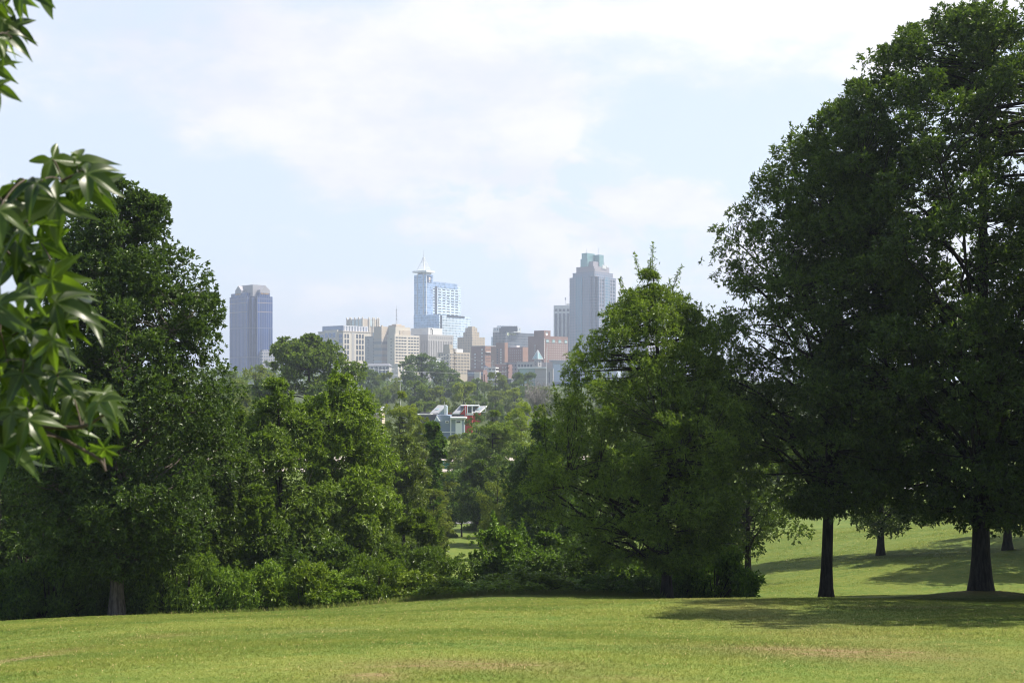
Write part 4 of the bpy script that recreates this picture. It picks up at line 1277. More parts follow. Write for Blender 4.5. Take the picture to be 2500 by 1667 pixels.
# ---- stepped tower
b = Block('stepped_tower', 'tall stepped grey-pink granite tower with turquoise roof blocks and white letters near the top', 'skyscraper', 1452, 1560, 42)
U, V = b.u(1390.4), b.v(1504)
gran = facade('granite_grid', (.26, .26, .32), (.05, .16, .27), 4.1, 3.9, .46, .50, .6, .14, 0, 0, .35)
gran2 = facade('granite_strips', (.24, .25, .31), (.06, .22, .34), 3.0, 3.9, .52, .74, .55, .14, 0, 0, .4)
granp = plain('granite', (.30, .28, .31), .7, 0., .08, .1)
q = 9.0
z1, z2, z3, z4 = b.z(674), b.z(662), b.z(647.5), b.z(635)
b.part('wall', gran, (q, U, 0, V - q * .3, 0, z1), (0, q, q, V, 0, z1), (q * .5, q - .01, q * .5, q + .5, 0, z1 + 4), (3, U - 3, 3.3, V - 3, z1, z2))
m_ = (q + U) / 2
b.part('glass_bay', gran2, (m_ - 5.5, m_ + 6.5, -.7, .3, 0, z1 + .2), (-.7, .3, m_ - 6, m_ + 6, 0, z1 + .2))
b.part('setback', granp, (7, U - 6.5, 7, V - 6.5, z2, z3), (12, U - 10.5, 12, V - 11, z3, z4), (4, q + 10, 5, q + 11, z2 - .5, z2 + 4))
zz1, zz2 = b.z(615, 0, 10), b.z(619, 0, 16)
b.part('turquoise_roof', M['teal'], (U - 24, U - 14.5, 9, V - 22, z2, zz1), (11, 22, V - 24, V - 14, z3, zz2), (U - 25.5, U - 13.2, 8, 20, z2, b.z(628)))
for (x_, y_, zt_, ztp) in ((-(U - 19), 14, zz1, b.z(601)), (-16, V - 19, zz2, b.z(598))):
    w_ = MB(); w_.tube([(x_, y_, zt_ - 1), (x_, y_, ztp)], .22, 4); w_.build('antenna', M['steel'], b.root)
b.text('BB&T', 'R', b.v(1476, 7), b.z(650.5, 7, 14), 5.6, M['white'], 7., width=11.5)
b.wins('R', 10, V - 2, 6, z1 - 42, z1 - 2, 8, .5, .5, M['winD'], name='upper_window', at=0.)
b.wins('R', q * .6, q * 1.0, 1, z1 - 60, z1, 14, .7, .5, M['winD'], name='corner_window', at=q * .5)
# ---- hall of pale metal with mural, and concrete block
b = Block('convention_hall', 'pale blue metal hall with a thin overhanging roof and a dark swirling mural', 'hall', 1349, 1130, 4)
W = wx(1505, 1130) - wx(1349, 1130)
zt = b.z(882)
hall = facade('standing_seam', (.42, .46, .56), (.36, .40, .52), 9.5, 60, .5, 1.1, .45, .4, 0, 0, .2)
b.part('wall', hall, (-W, 0, 0, 40, 0, zt))
b.part('roof', M['blue_metal'], (-W - 3, 3.5, -4, 42, zt, zt + 1.1))
b.part('upper_roof', M['white'], (-W - 2, -18, 4, 40, zt + 1.15, zt + 2.9))
b.part('base_band', M['winB'], (-W, 0, -.25, .2, 0, b.z(933)))
b.part('panel', plain('pale_blue_panel', (.50, .60, .74), .5, .1, .05), (-7.4, -1.0, -.4, .1, b.z(931), b.z(887)))
b.part('panel_slot', M['winD'], (-7, -1.6, -.6, -.35, b.z(889.5), b.z(888.8)))
mu = MB()
for k_, (r_, w_, c0_, h_) in enumerate(((15, 3.0, 37, 3), (10, 2.2, 38, 1), (21, 1.2, 41, 0), (6, 1.4, 52, 4))):
    aa = np.linspace(.15 + .2 * k_, 2.9 - .25 * k_, 20)
    o_ = [(c0_ + r_ * math.cos(t) * 1.2, -.3 - .04 * k_, h_ + 2.5 + r_ * .72 * math.sin(t)) for t in aa]
    i_ = [(c0_ + (r_ - w_) * math.cos(t) * 1.2, -.3 - .04 * k_, h_ + 2.5 + (r_ - w_ * .8) * .72 * math.sin(t)) for t in aa[::-1]]
    mu.poly(o_ + i_, (0, .2, 0))
mo = mu.build('mural', plain('mural_blue', (.14, .15, .24), .7, 0., .2, .3), b.root)
b = Block('concrete_hall', 'blank tan concrete hall with grooved courses and a white flat roof over green glass', 'hall', 1306, 1080, 3)
zt = b.z(899)
Wc = wx(1350, 1080) - wx(1306, 1080)
Wg = wx(1306, 1080) - wx(1267.5, 1080)
groove = facade('grooved_concrete', (.40, .36, .335), (.31, .28, .27), 400, 1.75, 1.1, .16, .85, .8, 0, 0, 0.)
b.part('wall', groove, (-Wc, 0, 0, 30, 0, zt))
b.part('slot', M['winD'], (-wx(1342, 1080) + wx(1306, 1080), -wx(1339.5, 1080) + wx(1306, 1080), -.25, .1, b.z(935), b.z(908)))
b.part('glazing', M['winG'], (.02, Wg, 4, 24, 0, zt - .3))
b.part('louvre', facade('louvre_green', (.36, .44, .44), (.24, .34, .36), 60, 1.4, 1.1, .5), (.5, 8, 3.5, 4.1, b.z(934), b.z(903)))
b.part('roof', M['white'], (-9.5 - 1, Wg + 1.5, -2.5, 26, zt, zt + 1.25))
# ---- turret
b = Block('turret_building', 'grey stone turret with a pointed glass roof in front of the brick hotel', 'building', 1313, 1180, 42)
U, V = b.u(1304), b.v(1322)
b.part('wall', M['grey'], (0, U, 0, V, 0, b.z(876)))
b.wins('L', 2, U - 1.5, 1, b.z(893), b.z(880), 2, .35, .5, M['winD'])
b.wins('R', 1, V - 1, 1, b.z(893), b.z(880), 2, .35, .5, M['winD'])
z0_, z1_ = b.z(876), b.z(854.5)
mc = MB(); e = 1.2
cx_, cy_ = -U / 2, V / 2
base = [(e, -e, z0_), (e, V + e, z0_), (-U - e, V + e, z0_), (-U - e, -e, z0_)]
mc.v.append(np.array(base + [(cx_, cy_, z1_)], np.float32)); mc.n += 5
mc.f.append(np.array([0, 1, 4, 1, 2, 4, 2, 3, 4, 3, 0, 4, 3, 2, 1, 0], np.int32)); mc.sz.append(np.array([3, 3, 3, 3, 4], np.int32)); mc.at.append(np.zeros(5, np.float32))
cone = mc.build('pointed_roof', M['winG'], b.root)
rib = MB()
for p in base: rib.tube([p, (cx_, cy_, z1_ + .2)], .28, 5)
for p, q_ in zip(base, base[1:] + base[:1]):
    rib.tube([p, q_], .25, 5)
    for f_ in (.33, .66): rib.tube([tuple(np.array(p) * (1 - f_) + np.array(q_) * f_), (cx_, cy_, z1_)], .14, 4)
rib.build('roof_rib', M['white'], cone)
# ---- stone row with square windows
b = Block('stone_building', 'long grey-mauve block with rows of square windows left of the turret', 'building', 1304, 1230, 10)
U, V = b.u(1232), 24
zt = b.z(884)
b.part('wall', plain('mauve_stone', (.30, .24, .26), .9, 0., .1, .1), (0, U, 0, V, 0, zt))
b.part('glazed_end', M['grey'], (.5, b.u(1262), -.5, .2, 0, zt + .4))
b.wins('L', b.u(1301), b.u(1264), 5, b.z(925), b.z(887), 3, .6, .6, M['winD'], at=-.5)
b.wins('L', b.u(1262), b.u(1234), 4, b.z(925), b.z(887), 4, .5, .45, M['winD'])
b.part('annex', plain('pink_stone', (.48, .38, .36), .9, 0., .1, .1), (-wx(1349, 1230) + wx(1304, 1230), -.02, 3, V, 0, b.z(884)))
b = Block('brick_building', 'low dark brick block in front of the tall narrow brick one', 'building', 1240, 1170, 12, 'red brick blocks')
U = b.u(1209)
b.part('wall', M['brick_d'], (0, U, 0, 22, 0, b.z(889)))
b.wins('L', b.u(1238), b.u(1224), 2, b.z(925), b.z(893), 4, .42, .5, M['grey_d'])
b = Block('brick_building', 'lowest brick block with a pale stripe behind the tan stair box', 'building', 1180, 1120, 10, 'red brick blocks')
U = b.u(1141)
zt = b.z(903)
b.part('wall', M['brick_d'], (0, U, 0, 18, 0, zt))
b.part('stripe', M['blue_metal'], (0.3, U - .3, -.3, .2, b.z(917.5), b.z(915.5)))
b.part('window_band', M['winB'], (.5, U - .5, -.2, .1, b.z(914.5), b.z(908)))
b.part('stair_box', M['tan_pale'], (b.u(1173.5), b.u(1160), -4, -.5, 0, b.z(908)))
# ---- parking deck and its cars
b = Block('parking_deck', 'open white parking deck with cars on its upper level', 'parking deck', 1210, 1150, 8)
U = b.u(1181)
lv = [b.z(y) for y in (926, 915.5, 905, 897)]
b.part('slab', M['offwhite'], *[(0, U, 0, 26, z - .9, z + .35) for z in lv])
b.part('column', M['offwhite'], *[(a - .35, a + .35, .8, 1.5, 0, lv[3] - .95) for a in np.linspace(.5, U - .5, 4)])
b.part('back_wall', M['grey_d'], (.1, U - .1, 25, 25.6, 0, lv[3] - .95))
deck_z = [b.zb + lv[1] + .36, b.zb + lv[2] + .36, b.zb + lv[3] + .36]


def car(label, xs, Y, z, col, rz):
    root = empty('parked_car', (wx(xs, Y), Y, z), rz, label, 'car', 'cars on the parking deck')
    m = MB()
    m.poly([(-2.2, -.88, .35), (2.2, -.88, .35), (2.25, -.88, .75), (1.3, -.88, .92), (-2.1, -.88, .98), (-2.25, -.88, .7)], (0, 1.76, 0))
    m.poly([(-1.9, -.8, .96), (1.1, -.8, .92), (.3, -.8, 1.45), (-1.4, -.8, 1.48)], (0, 1.6, 0))
    m.build('body', plain('car_paint_%s' % label.split()[0], col, .3, .1, .02), root)
    g = MB(); g.poly([(-1.7, -.84, 1.0), (.85, -.84, .97), (.25, -.84, 1.38), (-1.3, -.84, 1.40)], (0, 1.68, 0)); g.build('window', M['winD'], root)
    for x in (-1.35, 1.4):
        for y in (-.9, .75):
            w = MB(); w.tube([(x, y, .33), (x, y + .15, .33)], .33, 12); w.poly([(x + .33 * math.cos(t), y, .33 + .33 * math.sin(t)) for t in np.arange(12) / 12 * math.tau], (0, .15, 0))
            w.build('wheel', M['black'], root)
    return root


car('white car parked left on the middle level of the parking deck', 1187.5, 1153, deck_z[1], (.75, .75, .76), .1)
car('silver car parked right on the middle level of the parking deck', 1205, 1153, deck_z[1], (.55, .56, .58), -.1)
car('grey car on the roof level of the parking deck', 1206, 1154, deck_z[2], (.3, .31, .33), 0)
car('blue car on the roof level at the left end of the parking deck', 1186, 1154, deck_z[2], (.12, .2, .4), 0)

# ---- low arched stone building
b = Block('stone_building', 'low grey stone building with tall arched windows below the concrete blocks', 'building', 950, 1300, 20)
U, V = b.u(884), b.v(956)
zt = b.z(893)
b.part('wall', M['grey'], (0, U, 0, V, 0, zt))
rf = MB(); rf.poly([(1, -1, zt), (1, V + 1, zt), (-2, V / 2, b.z(887))], (-U - 2, 0, 0)); rf.build('roof', plain('lead_roof', (.20, .20, .23), .7), b.root)
aw = MB()
w_ = 1.7
aw.poly([(-w_, 0, -5), (w_, 0, -5), (w_, 0, 2), (w_ * .7, 0, 3.4), (0, 0, 4), (-w_ * .7, 0, 3.4), (-w_, 0, 2)], (0, -.3, 0))
ame = aw.mesh('arched_window'); ame.materials.append(M['winD'])
fr = MB(); fr.poly([(-2.3, 0, -5.4), (2.3, 0, -5.4), (2.3, 0, 2), (1.6, 0, 4), (0, 0, 4.7), (-1.6, 0, 4), (-2.3, 0, 2)], (0, -.12, 0))
fme = fr.mesh('frame'); fme.materials.append(M['offwhite'])
for x in (946, 937.5, 928.5, 919.5, 908, 898):
    o = bpy.data.objects.new('arched_window', ame); COL.objects.link(o); o.parent = b.root; o.location = (-b.u(x), -.05, b.z(902))
    o2 = bpy.data.objects.new('frame', fme); COL.objects.link(o2); o2.parent = o
# ---- pale building behind the willow oak and low white roof
b = Block('pale_building', 'lavender grey slab glimpsed through the branches of the willow oak', 'building', 1580, 1450, 30)
U, V = b.u(1520), b.v(1625)
b.part('wall', facade('lavender_grid', (.42, .40, .46), (.26, .26, .34), 4, 3.8, .6, .5), (0, U, 0, V, 0, b.z(805)))
b.part('cornice', M['grey'], (-.4, U + .4, -.4, V + .4, b.z(805), b.z(803.5)))
b = Block('low_shed', 'long low shed with a white flat roof edge between the trees and the brick blocks', 'building', 1248, 900, 8)
U = b.u(1217)
b.part('wall', M['slate'], (0, U, 0, 10, 0, b.z(926)))
b.part('roof', M['white'], (-.6, U + .6, -.8, 10.6, b.z(926), b.z(923.5)))


# ---- poles, lamps, wires
def pole(name, label, cat, group, xs, y0, y1, Y, r, mat, arms=(), lamp=None):
    X = wx(xs, Y); zb = gz(X, Y); zt = wz(y0, Y)
    root = empty(name, (X, Y, zb), 0, label, cat, group)
    m = MB(); m.tube([(0, 0, -.3), (0, 0, (zt - zb) * .5), (0, 0, zt - zb)], [r, r * .85, r * .65], 8); m.build('pole', mat, root, True)
    for (ya, w) in arms:
        z = wz(ya, Y) - zb
        a = MB(); a.box(-w, w, -.1, .1, z - .12, z + .12)
        for x in (-w * .9, -w * .45, w * .45, w * .9): a.tube([(x, 0, z + .1), (x, 0, z + .4)], .09, 6)
        a.build('crossarm', mat, root)
    if lamp:
        l = MB(); l.tube([(0, 0, zt - zb - .1), (lamp * .5, 0, zt - zb + .3), (lamp, 0, zt - zb + .2)], [r * .5, r * .4, r * .35], 6); l.box(lamp - .5, lamp + .5, -.25, .25, zt - zb + .05, zt - zb + .3)
        l.build('lamp_head', mat, root)
    return root


UP = 'utility poles in front of the city'
woodp = plain('creosote_pole', (.045, .04, .04), .9)
pole('utility_pole', 'tall black utility pole in front of the low beige block with white roof box', 'utility pole', UP, 1110.5, 853, 945, 640, .27, woodp, ((862, .7), (875, .6), (889, .6)))
pole('utility_pole', 'black utility pole with wires in front of the mauve block with square windows', 'utility pole', UP, 1240, 886, 950, 640, .27, woodp, ((890, .9), (898, .8), (909, .8)))
pole('utility_pole', 'short dark pole standing in the trees left of the parking deck', 'utility pole', UP, 1182.5, 914, 960, 560, .26, woodp, ((932, .9), (948, .9)))
pole('utility_pole', 'pale wooden pole with a crossarm rising from the trees left of the blue-green dome tree', 'utility pole', UP, 977, 928, 960, 430, .13, M['offwhite'], ((930, .9),))
pole('lamp_post', 'thin white lamp post in front of the low beige block', 'lamp post', 'pale lamp posts before the city', 1097.5, 852, 950, 620, .16, M['steel'], (), 1.4)
pole('lamp_post', 'white lamp post at the right side of the parking deck', 'lamp post', 'pale lamp posts before the city', 1201, 882, 930, 900, .2, M['white'], (), .9)
pole('lamp_post', 'white lamp post in front of the brick hotel, near the slim second one', 'lamp post', 'pale lamp posts before the city', 1334, 850, 899, 1000, .22, M['white'], (), .8)
pole('lamp_post', 'slim steel post in front of the right end of the brick hotel', 'lamp post', 'pale lamp posts before the city', 1377, 862, 885, 1100, .2, M['steel'], (), -1.5)


def wire(label, a, bb, sag, r):
    A, B = P(*a), P(*bb)
    t = np.linspace(0, 1, 24)[:, None]
    pts = np.array(A) * (1 - t) + np.array(B) * t; pts[:, 2] -= sag * 4 * (t * (1 - t))[:, 0]
    m = MB(); m.tube(pts, r, 4)
    tag(m.build('power_line', M['steel'], None, True), label, 'power line', 'power lines before the city')


wire('pale wire slanting down across the windowless concrete block, upper one', (1110, 858, 640), (880, 905, 600), 3, .05)
wire('pale wire slanting down across the arched stone building, lower one', (1110, 872, 640), (860, 925, 600), 3, .05)
wire('wire running between the two tall black utility poles', (1110, 862, 640), (1240, 889, 640), 1.5, .05)
wire('wire crossing in front of the blue-green dome-shaped tree', (900, 900, 500), (1240, 907, 640), 1.2, .05)


# ------------------------------------------------------------------ houses in the valley
class House:
    def __init__(s, label, xs, Y, name='house'):
        s.Y = Y; s.X = wx(xs, Y); s.zb = gz(s.X, Y) - .3
        s.root = empty(name, (s.X, Y, s.zb), 0, label, 'house')

    def p(s, xs, ys, dy=0.):
        Y = s.Y + dy
        return (wx(xs, Y) - s.X, dy, wz(ys, Y) - s.zb)

    def slab(s, name, mat, pts, depth, dy=0., parent=None):
        """front outline in image columns and rows at dy, solid back over depth"""
        m = MB(); m.poly([s.p(x, y, dy) for x, y in pts], (0, depth, 0))
        return m.build(name, mat, parent or s.root)

    def quad(s, name, mat, pts, th=.18, parent=None):
        """four (x, y, dy) corners of a tilted panel with thickness"""
        q = [np.array(s.p(*a)) for a in pts]
        nrm = np.cross(q[1] - q[0], q[3] - q[0]); nrm /= np.linalg.norm(nrm)
        if nrm[2] < 0: nrm = -nrm
        m = MB(); m.poly([tuple(a) for a in q], tuple(-nrm * th)); return m.build(name, mat, parent or s.root)

    def rect(s, name, mat, x0, x1, y0, y1, depth, dy=0., parent=None):
        return s.slab(name, mat, [(x0, y1), (x1, y1), (x1, y0), (x0, y0)], depth, dy, parent)


HB = plain('blue_grey_siding', (.20, .25, .34), .6, 0., .06, .4)
HB2 = plain('light_blue_siding', (.34, .41, .50), .6, 0., .06, .4)
HR = plain('red_siding', (.50, .035, .03), .55, 0., .08, .4)
SHING = plain('charcoal_shingle', (.115, .115, .14), .9, 0., .2, 1.2)
METR = plain('grey_metal_roof', (.34, .35, .38), .5, .3, .08, .4)
SKY_L = glassy('skylight', (.42, .55, .60), .6, .12)
h = House('grey-blue house with a slanted dormer roof, white gable and white porch tower', 1066, 320)
gb = 1100
h.rect('wall', HB, 1064, 1099, 1014, gb, 9, 0)
h.rect('corner_trim', M['white'], 1098.9, 1101.8, 1018, gb, .4, -.12)
h.rect('floor_trim', M['white'], 1064, 1111, 1053.6, 1055.4, .3, -.16)
h.rect('side_wall', HB2, 1101.9, 1112, 1022, gb, 8, .3)
w = h.rect('window', M['white'], 1087, 1096, 1026.7, 1032, .2, -.12)
h.rect('pane', M['winD'], 1088.4, 1094.8, 1028, 1030.8, .1, -.2, w)
h.slab('mansard_roof', SHING, [(1020, 1038), (1066, 1038), (1064, 1012.5), (1021, 1012.5)], 9, .8)
h.rect('wall_below', HB, 1021, 1064, 1038, gb, 9, 1.2)
h.rect('eave', M['white'], 1019, 1052, 1010.8, 1012.4, 9.5, .4)
h.rect('flat_roof', M['black'], 1024, 1050, 1007.6, 1010.7, 6, 2)
h.slab('gable', M['white'], [(1059.5, 1028), (1074.5, 1028), (1066, 1014.5)], 1.2, -.9)
h.slab('gable_face', HB2, [(1062, 1028.1), (1072, 1028.1), (1066, 1018.3)], .2, -1.12)
# dormer: the roof climbs to the right and back
h.quad('dormer_roof', METR, [(1049, 1008.5, .6), (1071, 1008.5, .6), (1091.5, 989, 3.5), (1069.5, 988.4, 3.5)])
h.quad('skylight', SKY_L, [(1061.3, 1000, 1.7), (1068.8, 1000, 1.7), (1079, 994, 2.8), (1070.5, 993.8, 2.8)], .1)
h.slab('dormer_wall', HB2, [(1071, 1012), (1071, 1009.5), (1091, 990.5), (1091, 1012)], 4, .75)
h.quad('dormer_fascia', M['white'], [(1070.2, 1010.6, .45), (1070.2, 1008.4, .45), (1084, 995.2, .45), (1084, 997.6, .45)], .12)
h.rect('dormer_trim', M['white'], 1084.2, 1089.2, 988.2, 1012, 1.2, .4)
h.rect('trim_stripe', HB2, 1086.3, 1087.3, 990, 1012, .2, .3)
m = MB(); m.tube([h.p(1085, 989, 1), h.p(1085, 980.5, 1)], .07, 6); m.build('vent_pipe', M['steel'], h.root)
h.rect('porch_roof', M['white'], 1099.5, 1138, 1018.5, 1021.6, 7, -1.8)
h.rect('porch_beam', M['white'], 1102, 1136, 1022.5, 1024, 5, -1.4)
pt = h.rect('porch_tower', M['white'], 1112, 1127.5, 1025.5, gb, 4, -1)
w = h.rect('window', M['white'], 1113.4, 1125, 1027, 1032.6, .15, -1.14)
h.rect('pane', M['winD'], 1114.4, 1124, 1027.8, 1031.8, .1, -1.2, w)
h.rect('porch_side', HB2, 1127.6, 1134, 1026, gb, 3.6, -.6)
h.rect('trim_post', M['white'], 1132.6, 1134.4, 1023.8, gb, .3, -1.1)
h.rect('fence', plain('cedar_fence', (.30, .13, .05), .8, 0., .2, .5), 1090, 1103, 1006.6, 1016, .3, 9.5)
h.rect('dark_wall', plain('charcoal_wall', (.05, .05, .06), .7), 1103, 1133, 1011.8, 1018.4, .4, 10)
h = House('red house with a slanted dormer roof and white open frame behind the grey-blue house', 1130, 336)
h.rect('wall', HR, 1133, 1152, 1013.8, 1100, 9, 0)
h.rect('lower_wall', plain('dark_siding', (.10, .09, .10), .8), 1104, 1133, 1018, 1100, 8, .5)
h.quad('dormer_roof', METR, [(1104.5, 1008.6, .4), (1122.5, 1008.6, .4), (1136, 990.5, 3.2), (1122.6, 990.2, 3.2)])
h.quad('eave', M['white'], [(1104.5, 1011, .35), (1122.5, 1011, .35), (1122.5, 1009.2, .35), (1104.5, 1009.2, .35)], .15)
h.quad('skylight', SKY_L, [(1113, 1002, 1.4), (1120, 1002, 1.4), (1128.5, 995.5, 2.5), (1121.5, 995.2, 2.5)], .1)
h.slab('dormer_wall', HR, [(1122.6, 1011.5), (1134, 998), (1134, 1011.5)], 3, .6)
h.quad('dormer_fascia', M['white'], [(1121.8, 1010.8, .3), (1121.8, 1008.8, .3), (1133.5, 996.6, .3), (1133.5, 998.6, .3)], .12)
h.rect('red_trim', HR, 1133.4, 1139.8, 990.5, 1013.8, 1.2, .5)
h.rect('white_stripe', M['white'], 1136, 1137.4, 991, 1013.6, .2, .4)
h.rect('frame_post', M['white'], 1140, 1142, 990.5, 1011, 1, .4)
h.rect('frame_post', M['white'], 1151.6, 1153.6, 992, 1009, 1, .4)
h.rect('roof_edge', M['white'], 1124, 1169.5, 989, 991.6, 5, 1.6)
h.rect('glazing', M['winD'], 1142, 1151.6, 993.6, 1007, .4, 1.)
h.rect('glazing', M['winD'], 1153.6, 1160, 993, 1004, .4, 1.)
h.rect('balcony_front', M['white'], 1139, 1155.4, 1008.6, 1013.4, 1.2, -.4)
h.rect('rear_wall', HR, 1155, 1172, 1007.4, 1030, 4, 1.2)
h.quad('rear_roof', METR, [(1152.6, 1006.6, .6), (1170, 1007.2, .6), (1187.5, 990.6, 3.2), (1168.5, 990.8, 3.2)])
h.quad('skylight', SKY_L, [(1161.5, 1000, 1.5), (1168.5, 1000, 1.5), (1176.5, 995, 2.4), (1169.5, 994.8, 2.4)], .1)
h.quad('rear_fascia', M['white'], [(1170, 1008, .4), (1171, 1006, .4), (1188, 990.4, 3), (1187.6, 992.6, 3)], .15)
h.rect('truss_post', M['white'], 1184.6, 1186.2, 993, 1007, .5, 2.2)
h.rect('truss_tie', M['white'], 1172.5, 1186, 1005, 1006.6, .4, 2.2)
for x, y in ((1136, 983), (1169, 984)):
    m = MB(); m.tube([h.p(x, y + 7.5, 2.2), h.p(x, y, 2.2)], .07, 6); m.build('vent_pipe', M['steel'], h.root)
h = House('house showing only its slanted grey roof and skylight left of the yellow-tipped tree', 920, 310)
h.rect('wall', M['tan'], 905, 933, 1010, 1060, 7, .8)
h.quad('roof', METR, [(898, 1011, 0), (922, 1011, 0), (937, 992.4, 3.2), (919, 992.4, 3.2)])
h.quad('skylight', SKY_L, [(908, 1006, .9), (917.5, 1006, .9), (921, 1000.2, 1.9), (911.5, 1000.2, 1.9)], .1)
h.quad('fascia', M['white'], [(922, 1012, .1), (922, 1010, .1), (937.4, 992.2, 3.1), (937, 994.4, 3.1)], .15)
h.rect('post', M['white'], 933, 935, 995, 1009, .4, 2.8)
h = House('house with a dark shingle roof peeping out right of the big oak', 552, 215)
h.rect('wall', M['tan'], 530, 566, 1019, 1070, 7, .6)
h.quad('roof', SHING, [(524, 1021, 0), (560, 1021, 0), (571, 997, 3.6), (538, 997, 3.6)])
h.rect('gable_trim', M['white'], 530, 544, 1007, 1009, .4, 1.2)
h.rect('chimney', M['brick_d'], 548, 555, 980, 999, 1, 3.4)

# road sign
sx, sy = hit(1088, 1152, 100)
sy = min(sy, hit(1105, 1149, 100)[1] - 4)
X = wx(1083, sy); zb = gz(X, sy)
root = empty('road_sign', (X, sy, zb), 0, 'green road sign with white letters half hidden by the ivy-clad tree', 'road sign')
zt_, z0_ = wz(1123.5, sy) - zb, wz(1144.5, sy) - zb
wd_ = 15 / F * sy
m = MB(); r_ = .3
out_ = []
for cx_, cz_, a0 in ((wd_ - r_, zt_ - r_, 0), (-wd_ + r_, zt_ - r_, 90), (-wd_ + r_, z0_ + r_, 180), (wd_ - r_, z0_ + r_, 270)):
    for k_ in range(5):
        a = R(a0 + 22.5 * k_); out_.append((cx_ + r_ * math.cos(a), 0, cz_ + r_ * math.sin(a)))
m.poly(out_, (0, .06, 0)); pl_ = m.build('panel', plain('sign_green', (.008, .16, .09), .4, 0., .04), root)
for sx_ in (-wd_ * .6, wd_ * .6):
    m = MB(); m.tube([(sx_, .16, -.3), (sx_, .16, zt_)], .06, 6); m.build('post', M['steel'], root)
for body, px_, zz, hh in (('W', .15, z0_ + (zt_ - z0_) * .72, .42), ('Saunders St', 0, z0_ + (zt_ - z0_) * .36, .36)):
    cu = bpy.data.curves.new('lettering', 'FONT'); cu.body = body; cu.size = hh / .72; cu.align_x = 'CENTER'; cu.align_y = 'CENTER'; cu.extrude = .01
    tmp = bpy.data.objects.new('tmp', cu); COL.objects.link(tmp); bpy.context.view_layer.update()
    me = bpy.data.meshes.new_from_object(tmp.evaluated_get(bpy.context.evaluated_depsgraph_get())); bpy.data.objects.remove(tmp)
    me.materials.clear(); me.materials.append(M['white'])
    o = bpy.data.objects.new('lettering', me); COL.objects.link(o); o.parent = pl_; o.location = (px_, -.02, zz); o.rotation_euler = (R(90), 0, 0)


# ------------------------------------------------------------------ sweetgum branch close to the camera
def star_leaf():
    """a five-lobed leaf of unit length in the xy plane, tip along +x, stalk at the origin"""
    lob = [(0, 1.0, 33), (60, .92, 31), (-60, .92, 31), (118, .62, 29), (-118, .62, 29)]
    th = np.radians(np.linspace(-180, 180, 91)[:-1])
    r = np.full(len(th), .06)
    for a, l, hw in lob:
        d = np.abs((np.degrees(th) - a + 180) % 360 - 180) / hw
        # lens-shaped lobe
        r = np.maximum(r, np.where(d < 1.15, l * np.clip(1 - .65 * np.clip(d, 0, 1.15) ** .7, .2, 1), 0))
    back = np.abs(np.degrees(th)) > 150
    r[back] = np.minimum(r[back], .17)
    rings = np.array([.0, .28, .52, .76, 1.0])
    v = [(0, 0, 0)]
    for q in rings[1:]:
        v += [(r[i] * q * math.cos(th[i]), r[i] * q * math.sin(th[i]), 0) for i in range(len(th))]
    n = len(th); f3, f4 = [], []
    for i in range(n):
        j = (i + 1) % n
        f3.append((0, 1 + i, 1 + j))
        for k in range(len(rings) - 2):
            f4.append((1 + k * n + i, 1 + (k + 1) * n + i, 1 + (k + 1) * n + j, 1 + k * n + j))
    v = np.array(v, float)
    # keel along each lobe
    ang = np.degrees(np.arctan2(v[:, 1], v[:, 0])); rad = np.hypot(v[:, 0], v[:, 1])
    dmin = np.min([np.abs((ang - a + 180) % 360 - 180) for a, _, _ in lob], 0)
    v[:, 2] += rad * .30 * np.clip(dmin / 30, 0, 1) ** 1.3
    vein = np.maximum(np.exp(-(rad * np.radians(dmin) / .022) ** 2), np.where(rad < .03, 1, 0))
    return v, np.array(f3), np.array(f4), vein


LV, LF3, LF4, LVEIN = star_leaf()


def put_leaf(mb, stalk_mb, node, pos, size, rng, hang=.7, side=None):
    """stalk from the twig node to pos, blade hanging from pos"""
    v = LV.copy()
    rad = np.hypot(v[:, 0], v[:, 1])
    v[:, 2] -= (.30 + .50 * rng.random()) * rad ** 2           # tips curl under
    v[:, 1] *= .82 + .25 * rng.random()
    v[:, 2] += .10 * np.sin(v[:, 0] * 5 + rng.random() * 6) * rad
    a = rng.normal(0, .7) if side is None else side
    d = unit(np.array([math.sin(a), rng.normal(-.1, .35), -hang * (.3 + .8 * rng.random()) + .25]))
    nrm = unit(np.array([rng.normal(.1, .45), rng.normal(-.75, .4), rng.normal(.6, .35)]))
    s = unit(np.cross(nrm, d)); nrm = np.cross(d, s)
    M3 = np.stack([d, s, nrm], 1)
    pos = pos - d * size * .30
    v = v @ M3.T * size + pos
    rn = np.full(len(LF3), rng.random())
    b0 = mb.n
    mb.add(v, LF3, rn)
    mb.f.append((LF4 + b0).astype(np.int32).ravel()); mb.sz.append(np.full(len(LF4), 4, np.int32)); mb.at.append(np.full(len(LF4), rn[0], np.float32))
    t = np.linspace(0, 1, 6)[:, None]
    mid = (np.array(node) + pos) / 2 + np.array([0, 0, .015])
    stalk_mb.tube((1 - t) ** 2 * np.array(node) + 2 * t * (1 - t) * mid + t * t * pos, np.linspace(.0016, .0011, 6), 5)


